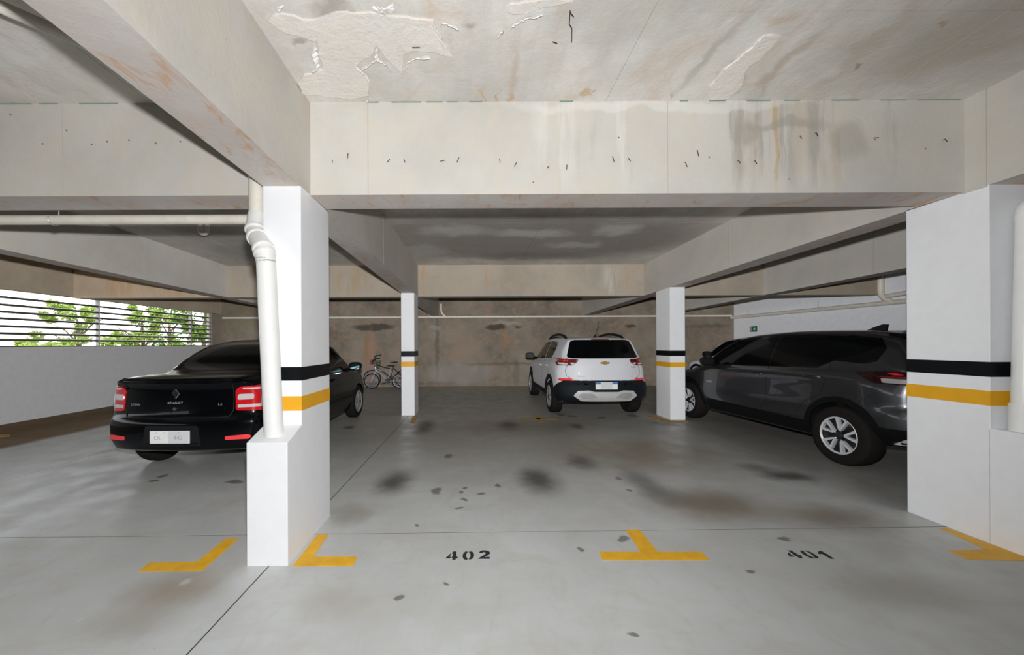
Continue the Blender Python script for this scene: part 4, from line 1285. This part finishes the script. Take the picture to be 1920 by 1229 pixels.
# black lower bumper and silver skid
P(patch(bv, [(-.85, .33), (-.62, .30), (.62, .30), (.85, .33), (.85, .62), (.74, .715), (-.74, .715), (-.85, .62)], 'rear', .012, .05, rnd_=.03), 'lower_bumper', M['grey_plastic'], trk)
sk = P(patch(bv, [(-.58, .445), (-.44, .36), (.44, .36), (.58, .445), (.50, .535), (.30, .545), (.22, .52), (-.22, .52), (-.30, .545), (-.50, .535)], 'rear', .022, .05, .03, rnd_=.02), 'skid_plate', M['silver_trim'], trk)
M['skid_inset'] = plain('grey_skid_inset', (.33, .33, .32), .5)
for s in (-1, 1):
    P(patch(bv, [(s * .50, .44), (s * .40, .395), (s * .16, .42), (s * .26, .49), (s * .44, .495)], 'rear', .026, .05, .01, rnd_=.015), 'skid_inset', M['skid_inset'], sk)
for side, nm in ((-1, 'left'), (1, 'right')):
    tl = P(patch(bv, [(side * .47, 1.115), (side * .80, 1.125), (side * .82, .995), (side * .58, .995), (side * .49, 1.055)], 'rear', .008, .03, rnd_=.02), 'tail_lamp', M['dark_red_lens'], trk)
    P(patch(bv, [(side * .665, 1.10), (side * .79, 1.105), (side * .79, 1.07), (side * .655, 1.06)], 'rear', .012, .03, rnd_=.012), 'red_lens', M['red_lens'], tl)
    P(patch(bv, [(side * .66, 1.04), (side * .79, 1.045), (side * .80, 1.01), (side * .655, 1.01)], 'rear', .012, .03, rnd_=.012), 'clear_lens', M['clear_lens'], tl)
    P(patch(bv, [(side * .52, 1.045), (side * .61, 1.05), (side * .60, 1.012), (side * .56, 1.012)], 'rear', .012, .03, rnd_=.012), 'clear_lens', M['clear_lens'], tl)
    P(patch(bv, [(-.06, .26), (.52, .26), (.50, .46), (.40, .58), (.22, .69), (-.06, .69)], nm, .013, .05, .03, rnd_=.03), 'bumper_corner', M['grey_plastic'], trk)
    P(patch(bv, [(side * .56, .705), (side * .80, .70), (side * .815, .735), (side * .78, .755), (side * .60, .76)], 'rear', .012, .03, rnd_=.012), 'reflector', M['reflector'], trk)
    P(patch(bv, [(1.72, 1.075), (3.02, 1.035), (2.55, 1.41), (2.1, 1.45), (1.72, 1.46)], nm, .003, .06, rnd_=.03), 'side_window', M['glass_dark'], trk)
    P(patch(bv, [(1.66, 1.08), (1.66, 1.46), (1.15, 1.45), (.98, 1.42), (.90, 1.30), (.98, 1.16), (1.10, 1.10)], nm, .003, .06, rnd_=.05), 'side_window', M['glass_dark'], trk)
    P(seam(bv, [(2.98, 1.0), (3.04, .85), (3.02, .42), (1.80, .40), (1.70, .6), (1.70, 1.06)], nm), 'panel_gap', M['seam'], trk, False)
    P(seam(bv, [(1.70, .42), (1.40, .42), (1.22, .62), (1.02, .75), (1.0, 1.10)], nm), 'panel_gap', M['seam'], trk, False)
    P(patch(bv, arc_strip(AX[0], .335, .372, .455, .1, PI - .35), nm, .012, .05, .03), 'arch_trim', M['grey_plastic'], trk)
    P(patch(bv, arc_strip(AX[1], .335, .372, .455, .35, PI - .1), nm, .012, .05, .03), 'arch_trim', M['grey_plastic'], trk)
    P(patch(bv, [(1.26, .27), (3.02, .27), (3.0, .42), (1.28, .42)], nm, .012, .08, .03), 'sill_trim', M['grey_plastic'], trk)
    P(seam(bv, [(side * .66, 1.0), (side * .70, .90), (side * .68, .80), (side * .55, .725), (0, .722)], 'rear'), 'panel_gap', M['seam'], trk, False)
    handle_part(bv, trk, side, 1.86, .93, M['white_car']); handle_part(bv, trk, side, 1.18, .95, M['white_car'])
    mirror_part(trk, side * .99, 2.72, 1.11, side, M['dark_plastic'], 'seam')
    MB().tube([(side * .565, .70 + 1.6 * t, 1.515 + .065 * math.sin(PI * t) ** .5 + .025 * math.sin(PI * t)) for t in np.linspace(0, 1, 15)], .027, 8).obj('roof_rail', M['dark_plastic'], trk, True, 50)
    for ay in AX: wheel(trk, side * .775, ay, .335, .215, .225, 'five', side)
hit, _, _, _ = bv.ray_cast(*PROJ['rear'](0, .62))
pp = plate_part(trk, 0, hit.y - .012, .63, None)
y0 = hit.y - .012
MB().box((-.199, y0 - .0125, .660), (.199, y0 - .0095, .693)).obj('blue_strip', M['plate_blue'], pp)
MB().box((-.11, y0 - .0150, .572), (.10, y0 - .0095, .700)).obj('grey_patch', M['plate_grey'], pp)
me = text_mesh('F       8', .062)
for v in me.vertices: v.co = Vector((v.co.x, y0 - .0130, .615 + v.co.y))
link('digits', me, M['plate_mark'], pp)
hit, _, _, _ = bv.ray_cast(*PROJ['rear'](0, 1.05)); ey = hit.y
bow = [(-.085, -.018), (-.03, -.018), (-.03, -.03), (.04, -.03), (.04, -.018), (.075, -.018), (.085, .018), (.03, .018), (.03, .03), (-.04, .03), (-.04, .018), (-.075, .018)]
MB().prism([(x, ey - .008, 1.045 + z) for x, z in bow], (0, .012, 0)).obj('emblem', M['gold'], trk)
badge_text(bv, trk, 'TRACKER', .036, -.44, .79, 'rear', M['plate_mark']); badge_text(bv, trk, 'LT', .036, .52, .79, 'rear', M['plate_mark'])
badge_text(bv, trk, 'TURBO', .034, .56, .96, 'rear', M['seam'])
MB().tube([(-.02, .60, 1.515), (-.02, .58, 1.55), (-.02, .57, 1.56)], [.035, .028, .012], 10).obj('antenna', M['dark_plastic'], trk, True)
MB().tube([(-.02, .585, 1.55), (.02, .46, 1.83)], .004, 6).obj('antenna_rod', M['dark_plastic'], trk)
P(patch(bv, [(-.17, 1.476), (.17, 1.476), (.16, 1.49), (-.16, 1.49)], 'rear', .006, .04, .01), 'brake_lamp', M['dark_red_lens'], trk)
for x in (-.24, .24): P(MB().tube([(x, .62, 1.50), (x, .64, 1.505)], .01, 6), 'roof_stud', M['dark_plastic'], trk)

M['smoke_lens'] = plain('smoked_lamp_lens', (.012, .002, .003), .08, coat=.5, spec=.3)
# ---- graphite crossover ------------------------------------------------------------
KIX = [(0.00, .42, .74, .60, .82, .84, .80, 1.08, .72, 1.10, .66, 1.12),
       (0.12, .38, .77, .60, .86, .86, .845, 1.10, .76, 1.16, .70, 1.19),
       (0.26, .34, .79, .60, .885, .90, .872, 1.11, .785, 1.33, .66, 1.37),
       (0.40, .31, .80, .60, .892, .93, .885, 1.115, .80, 1.45, .62, 1.50),
       (0.55, .28, .80, .60, .896, .95, .89, 1.115, .81, 1.485, .615, 1.545),
       (1.00, .25, .80, .60, .890, .96, .888, 1.09, .82, 1.515, .625, 1.585),
       (1.70, .24, .80, .60, .876, .95, .874, 1.055, .825, 1.535, .635, 1.605),
       (2.30, .24, .80, .60, .876, .94, .872, 1.03, .825, 1.51, .635, 1.58),
       (2.80, .24, .80, .60, .886, .93, .876, 1.01, .82, 1.39, .645, 1.45),
       (3.25, .24, .80, .60, .892, .90, .88, .95, .81, 1.06, .69, 1.10),
       (3.45, .24, .80, .60, .894, .86, .88, .90, .80, .94, .70, .975),
       (3.90, .26, .79, .60, .885, .81, .87, .85, .77, .875, .64, .91),
       (4.20, .30, .76, .58, .85, .76, .83, .80, .72, .83, .58, .86),
       (4.365, .36, .68, .54, .78, .68, .76, .74, .66, .77, .52, .79)]
KIX = [(q[0] * 1.028,) + q[1:9] + (q[9] - (.04 if q[9] > 1.3 else 0), q[10], q[11] - (.04 if q[9] > 1.3 else 0)) for q in KIX]


def crossover(loc, rz, label, paint, style, full):
    r = car_root('crossover', loc, rz, label)
    A = (.845, 3.60)
    b, wmx = add_body(r, KIX, [paint, M['well']], A, .385, .27, .335, rear_plan=.24, rear_prof=((.3, .06), (.5, 0), (.66, .0), (.75, .06), (1.0, .07), (1.12, .06), (1.5, .02)))
    P(patch(b, [(-.63, 1.16), (.63, 1.16), (.56, 1.45), (.48, 1.49), (-.48, 1.49), (-.56, 1.45)], 'rear', .004, .05, rnd_=.03), 'rear_window', M['glass_dark'], r)
    P(patch(b, [(-.61, 1.125), (.61, 1.125), (.545, 1.45), (-.545, 1.45)], 'front', .003, .05, rnd_=.05), 'windscreen', M['glass_dark'], r)
    P(patch(b, [(-.57, .62), (.57, .62), (.60, 2.52), (-.60, 2.52)], 'top', .003, .12, .01, rnd_=.06), 'roof_panel', M['black_paint'], r)
    for side, nm in ((-1, 'left'), (1, 'right')):
        P(patch(b, [(3.27, 1.03), (3.05, 1.22), (2.66, 1.435), (2.30, 1.495), (1.6, 1.51), (1.0, 1.495), (.62, 1.45), (.52, 1.34), (.54, 1.20), (.66, 1.165), (.98, 1.19), (1.16, 1.09)], nm, .002, .06, .01, rnd_=.02), 'black_pillars', M['black_paint'], r)
        P(patch(b, [(1.88, 1.085), (3.20, 1.035), (3.12, 1.10), (2.66, 1.40), (2.30, 1.455), (1.88, 1.475)], nm, .004, .06, rnd_=.03), 'side_window', M['glass_dark'], r)
        P(patch(b, [(1.84, 1.088), (1.84, 1.475), (1.2, 1.465), (.66, 1.42), (.60, 1.36), (.74, 1.28), (1.00, 1.20), (1.14, 1.115)], nm, .004, .06, rnd_=.04), 'side_window', M['glass_dark'], r)
        tl = P(patch(b, [(.70, 1.075), (.55, 1.09), (.30, 1.10), (.22, 1.09), (.20, .975), (.40, .965), (.50, .97)], nm, .006, .04, rnd_=.02), 'tail_lamp', M['smoke_lens'], r)
        tr = P(patch(b, [(side * .45, 1.085), (side * .85, 1.095), (side * .87, .965), (side * .50, .97)], 'rear', .006, .03, rnd_=.02), 'tail_lamp', M['smoke_lens'], r)
        P(patch(b, [(.43, 1.08), (.36, 1.085), (.30, 1.065), (.37, 1.06)], nm, .010, .03, rnd_=.008), 'red_lens', M['red_lens'], tl)
        P(patch(b, [(.52, 1.045), (.26, 1.05), (.26, 1.03), (.44, 1.03)], nm, .010, .03, rnd_=.005), 'dark_red_lens', M['dark_red_lens'], tl)
        P(patch(b, [(.40, 1.015), (.24, 1.02), (.23, .982), (.35, .98)], nm, .010, .03, rnd_=.01), 'clear_lens', M['led'], tl)
        P(patch(b, [(side * .60, 1.02), (side * .84, 1.025), (side * .85, .98), (side * .62, .98)], 'rear', .010, .03, rnd_=.01), 'clear_lens', M['led'], tr)
        P(patch(b, arc_strip(A[0], .335, .382, .445, -.05, PI + .05), nm, .010, .05, .03), 'arch_trim', M['black_cladding'], r)
        P(patch(b, arc_strip(A[1], .335, .382, .445, -.05, PI + .05), nm, .010, .05, .03), 'arch_trim', M['black_cladding'], r)
        P(patch(b, [(1.25, .27), (3.10, .27), (3.10, .44), (1.25, .42)], nm, .010, .08, .03), 'sill_trim', M['black_cladding'], r)
        P(patch(b, [(.46, .33), (.10, .33), (.06, .53), (.44, .52)], nm, .008, .05, .03, rnd_=.02), 'corner_trim', M['black_cladding'], r)
        P(patch(b, [(.39, .36), (.24, .455), (.06, .47), (.04, .36)], nm, .014, .04, .03, rnd_=.012), 'skid_side', M['silver_trim'], r)
        P(patch(b, [(.38, .52), (.345, .70), (.30, .725), (.06, .725), (.05, .58), (.20, .535)], nm, .016, .04, .03, rnd_=.02), 'bumper_fold', paint, r)
        P(seam(b, [(3.12, 1.01), (3.20, .85), (3.16, .45), (1.98, .43), (1.86, .6), (1.86, 1.07)], nm), 'panel_gap', M['seam'], r, False)
        P(seam(b, [(1.86, .43), (1.42, .45), (1.28, .66), (1.06, .78), (.98, 1.02), (1.02, 1.17)], nm), 'panel_gap', M['seam'], r, False)
        P(seam(b, [(.47, .88), (.62, .76), (.50, .60)], nm, .006), 'panel_gap', M['seam'], r, False)
        handle_part(b, r, side, 2.02, .955, paint, .22); handle_part(b, r, side, 1.16, .985, paint, .22)
        mirror_part(r, side * 1.0, 2.86, 1.10, side, M['dark_plastic'], 'seam')
        badge_text(b, r, 'KICKS', .05, 3.02, .74, nm, M['badge']) if full else None
        for ay in A: wheel(r, side * .785, ay, .335, .215, .21, style, side)
    # bumper: black lower band, silver skid, plate
    P(patch(b, [(-.84, .42), (.84, .42), (.80, .56), (.60, .62), (-.60, .62), (-.80, .56)], 'rear', .006, .06, .03, rnd_=.03), 'lower_bumper', M['black_cladding'], r)
    P(patch(b, [(-.72, .44), (.72, .44), (.62, .53), (-.62, .53)], 'rear', .020, .06, .03, rnd_=.02), 'skid_plate', M['silver_trim'], r)
    if not full:
      for s in (-1, 1): P(patch(b, [(s * .86, .60), (s * .60, .66), (s * .60, .74), (s * .84, .70)], 'rear', .012, .05, .03, rnd_=.02), 'bumper_fold', paint, r)
    # shark fin
    fin = [(-.012, 1.32, 1.545), (-.012, 1.08, 1.53), (-.012, 1.06, 1.62), (-.012, 1.11, 1.625), (-.012, 1.20, 1.595)]
    MB().prism(fin, (.024, 0, 0)).obj('shark_fin', M['dark_plastic'], r)
    # roof spoiler
    MB().hexa([(-.54, .26, 1.445), (.54, .26, 1.445), (.57, .60, 1.47), (-.57, .60, 1.47), (-.53, .25, 1.465), (.53, .25, 1.465), (.55, .60, 1.508), (-.55, .60, 1.508)]).obj('roof_spoiler', M['black_paint'], r)
    return r


crossover((5.10, 3.49, 0), math.radians(3.2), 'graphite grey crossover with five-spoke two-tone wheels behind the big right pillar', M['grey_car'], 'vee', True)
crossover((7.62, 7.75, 0), 0, 'white car with black roof half hidden behind the graphite crossover', M['white_car'], 'five', False)


# ------------------------------------------------------------------ bicycles
def bicycle(name, loc, rz, label, wheel_r, paint, basket):
    r = empty(name, loc, rz, label, 'bicycle')
    wb2 = wheel_r * 3.6
    for k, x in enumerate((0.0, wb2)):
        ring = [(x + (wheel_r - .018) * math.cos(a), 0, wheel_r + (wheel_r - .018) * math.sin(a)) for a in [2 * PI * i / 32 for i in range(33)]]
        t = MB().tube(ring, .018, 8, False).obj('wheel', M['rubber'], r, True, 60)
        ring2 = [(x + (wheel_r - .042) * math.cos(a), 0, wheel_r + (wheel_r - .042) * math.sin(a)) for a in [2 * PI * i / 32 for i in range(33)]]
        MB().tube(ring2, .009, 6, False).obj('rim', M['bike_silver'], t)
        m = MB()
        for i in range(14):
            a = 2 * PI * i / 14
            m.tube([(x, .015 * (-1) ** i, wheel_r), (x + (wheel_r - .04) * math.cos(a), 0, wheel_r + (wheel_r - .04) * math.sin(a))], .0015, 4)
        sp_ = m.obj('spokes', M['bike_silver'], t); sp_['kind'] = 'stuff'
        MB().tube([(x, -.04, wheel_r), (x, .04, wheel_r)], .022, 8).obj('hub', M['bike_silver'], t)
    hz_ = wheel_r * 2 + .10           # head tube
    bbx, bbz = wb2 * .58, wheel_r + .02
    stx, stz = wb2 * .68, wheel_r * 2 + .14
    hx = wheel_r * .55
    m = MB()
    for a, b, q in [((hx, 0, hz_), (bbx, 0, bbz), .020), ((hx - .01, 0, hz_ + .05), (stx - .03, 0, stz - .13), .018), ((bbx, 0, bbz), (stx, 0, stz), .016), ((hx - .03, 0, hz_ + .10), (hx + .01, 0, hz_ - .05), .022)]:
        m.tube([a, b], q, 8)
    for s in (-.045, .045):
        m.tube([(bbx, s * .5, bbz), (wb2, s, wheel_r)], .010, 6); m.tube([(stx - .01, s * .4, stz - .08), (wb2, s, wheel_r)], .009, 6)
    m.obj('frame', paint, r, True, 60)
    m = MB()
    for s in (-.045, .045): m.tube([(hx, s, hz_ - .05), (hx - .04, s, hz_ - .13), (0, s, wheel_r)], .013, 8)
    m.tube([(hx + .01, -.05, hz_ - .05), (hx + .01, .05, hz_ - .05)], .014, 6)
    m.obj('fork', M['bike_silver'], r, True, 60)
    hb = (hx - .06, hz_ + .32)
    m = MB().tube([(hx - .03, 0, hz_ + .08), (hb[0], 0, hb[1] - .04)], .013, 8)
    m.tube(smooth_path([(hb[0] + .08, -.24, hb[1] + .05), (hb[0], -.12, hb[1] + .02), (hb[0], 0, hb[1] - .04), (hb[0], .12, hb[1] + .02), (hb[0] + .08, .24, hb[1] + .05)], 3), .012, 8)
    hbo = m.obj('handlebar', M['bike_black'], r, True, 60)
    for s in (-1, 1): MB().tube([(hb[0] + .05, s * .20, hb[1] + .04), (hb[0] + .13, s * .27, hb[1] + .06)], .018, 8).obj('grip', M['bike_black'], hbo)
    MB().tube([(stx, 0, stz - .02), (stx + .02, 0, stz + .08)], .013, 8).obj('seat_post', M['bike_silver'], r)
    sd = MB().tube([(stx - .13, 0, stz + .10), (stx - .05, 0, stz + .10), (stx + .06, 0, stz + .105), (stx + .12, 0, stz + .115)], [.018, .03, .065, .05], 10).obj('saddle', M['bike_black'], r, True, 60)
    for v in sd.data.vertices: v.co.z = stz + .10 + (v.co.z - stz - .10) * .45
    cr = MB().tube([(bbx, -.05, bbz), (bbx, -.06, bbz)], .07, 16).obj('crank', M['bike_black'], r)
    MB().tube([(bbx, -.07, bbz), (bbx - .10, -.07, bbz - .07)], .009, 6).obj('crank_arm', M['bike_silver'], cr)
    MB().box((bbx - .15, -.14, bbz - .085), (bbx - .06, -.07, bbz - .06)).obj('pedal', M['bike_black'], cr)
    MB().tube([(bbx, -.055, bbz + .06), (wb2, -.055, wheel_r + .03), (wb2 + .03, -.055, wheel_r), (wb2, -.055, wheel_r - .03), (bbx, -.055, bbz - .06)], .006, 5).obj('chain', M['bike_black'], r)
    if basket:
        bk = MB()
        bxc, bz = hb[0] + .17, hb[1] - .01
        for zz, q in ((0, .085), (-.06, .075), (-.12, .065)):
            bk.tube([(bxc + q * 1.2 * math.cos(a), -.20 + q * math.sin(a), bz + zz) for a in [2 * PI * i / 14 for i in range(15)]], .008, 5, False)
        for i in range(10):
            a = 2 * PI * i / 10
            bk.tube([(bxc + .085 * math.cos(a), -.20 + .085 * math.sin(a), bz), (bxc + .063 * math.cos(a), -.20 + .063 * math.sin(a), bz - .12)], .006, 5)
        bk.obj('bottle_basket', M['bike_green'], r, True)
        MB().box((hb[0] - .10, -.09, hb[1] - .12), (hb[0] - .03, .05, hb[1] + .01)).obj('front_bag', M['bike_red'], r)
    return r


g0 = on_z(703, 727.5)
bicycle('bicycle', (g0.x - .02, 11.85, 0), 0.03, 'small silver bicycle with red handlebar bag leaning before the back wall', .245, M['bike_silver'], True)
bicycle('bicycle', (g0.x - .10, 12.18, 0), 0.0, 'larger dark bicycle standing behind the small silver one', .29, M['bike_black'], False)


# ------------------------------------------------------------------ trees outside the grille
def tree(x, y, h, w, seed, label, mat, z0=-1.0):
    r = random.Random(seed)
    t = empty('tree', (x, y, z0), r.uniform(0, 6), label, 'tree')
    tr_ = MB().tube([(0, 0, 0), (.05, .02, h * .35), (-.04, .05, h * .6), (.06, -.03, h * .82)], [.13, .10, .07, .03], 8)
    for k in range(7):
        a = r.uniform(0, 6.28); b = h * r.uniform(.3, .65)
        tr_.tube([(0, 0, b), (math.cos(a) * w * .4, math.sin(a) * w * .4, b + h * .14), (math.cos(a) * w * .75, math.sin(a) * w * .75, b + h * .2)], [.05, .03, .012], 5)
    tr_.obj('trunk', M['bark'], t, True, 60)
    v = []; f = []
    cl = []
    for k in range(26):
        a = r.uniform(0, 6.28); q = w * math.sqrt(r.random()); cl.append((q * math.cos(a), q * math.sin(a), h * r.uniform(.3, .95), r.uniform(.3, .6) * w * .6))
    for k in range(4200):
        cx, cy, cz, cr_ = r.choice(cl)
        cr_ *= .8
        d = Vector((r.gauss(0, 1), r.gauss(0, 1), r.gauss(0, 1))).normalized() * cr_ * r.random() ** .4
        c = Vector((cx, cy, cz)) + d
        u = Vector((r.gauss(0, 1), r.gauss(0, 1), r.gauss(0, .6))).normalized(); n = u.orthogonal().normalized()
        n = (n * math.cos(1.3 * k) + u.cross(n) * math.sin(1.3 * k))
        s = r.uniform(.06, .11)
        b = len(v)
        v += [c - u * s, c + n * s * .45, c + u * s, c - n * s * .45]; f.append((b, b + 1, b + 2, b + 3))
    me = bpy.data.meshes.new('foliage'); me.from_pydata([tuple(q) for q in v], [], f)
    o = link('foliage', me, mat, t); o['kind'] = 'stuff'
    return t


tree(-11.0, 15.2, 4.7, 1.0, 1, 'leafy green tree right outside the far end of the grille', M['leaf_dark'])
tree(-13.9, 15.6, 4.3, 1.05, 2, 'bright yellow-green tree filling the middle of the grille window', M['leaf'])
tree(-12.0, 11.0, 2.6, .95, 3, 'low pale green bush rising behind the grille window', M['leaf'])
tree(-16.6, 20.4, 5.6, 1.6, 4, 'tall green tree behind the other trees outside', M['leaf_dark'])
tree(-17.6, 16.6, 4.4, 1.2, 5, 'small green tree farther off behind the middle of the grille', M['leaf'])
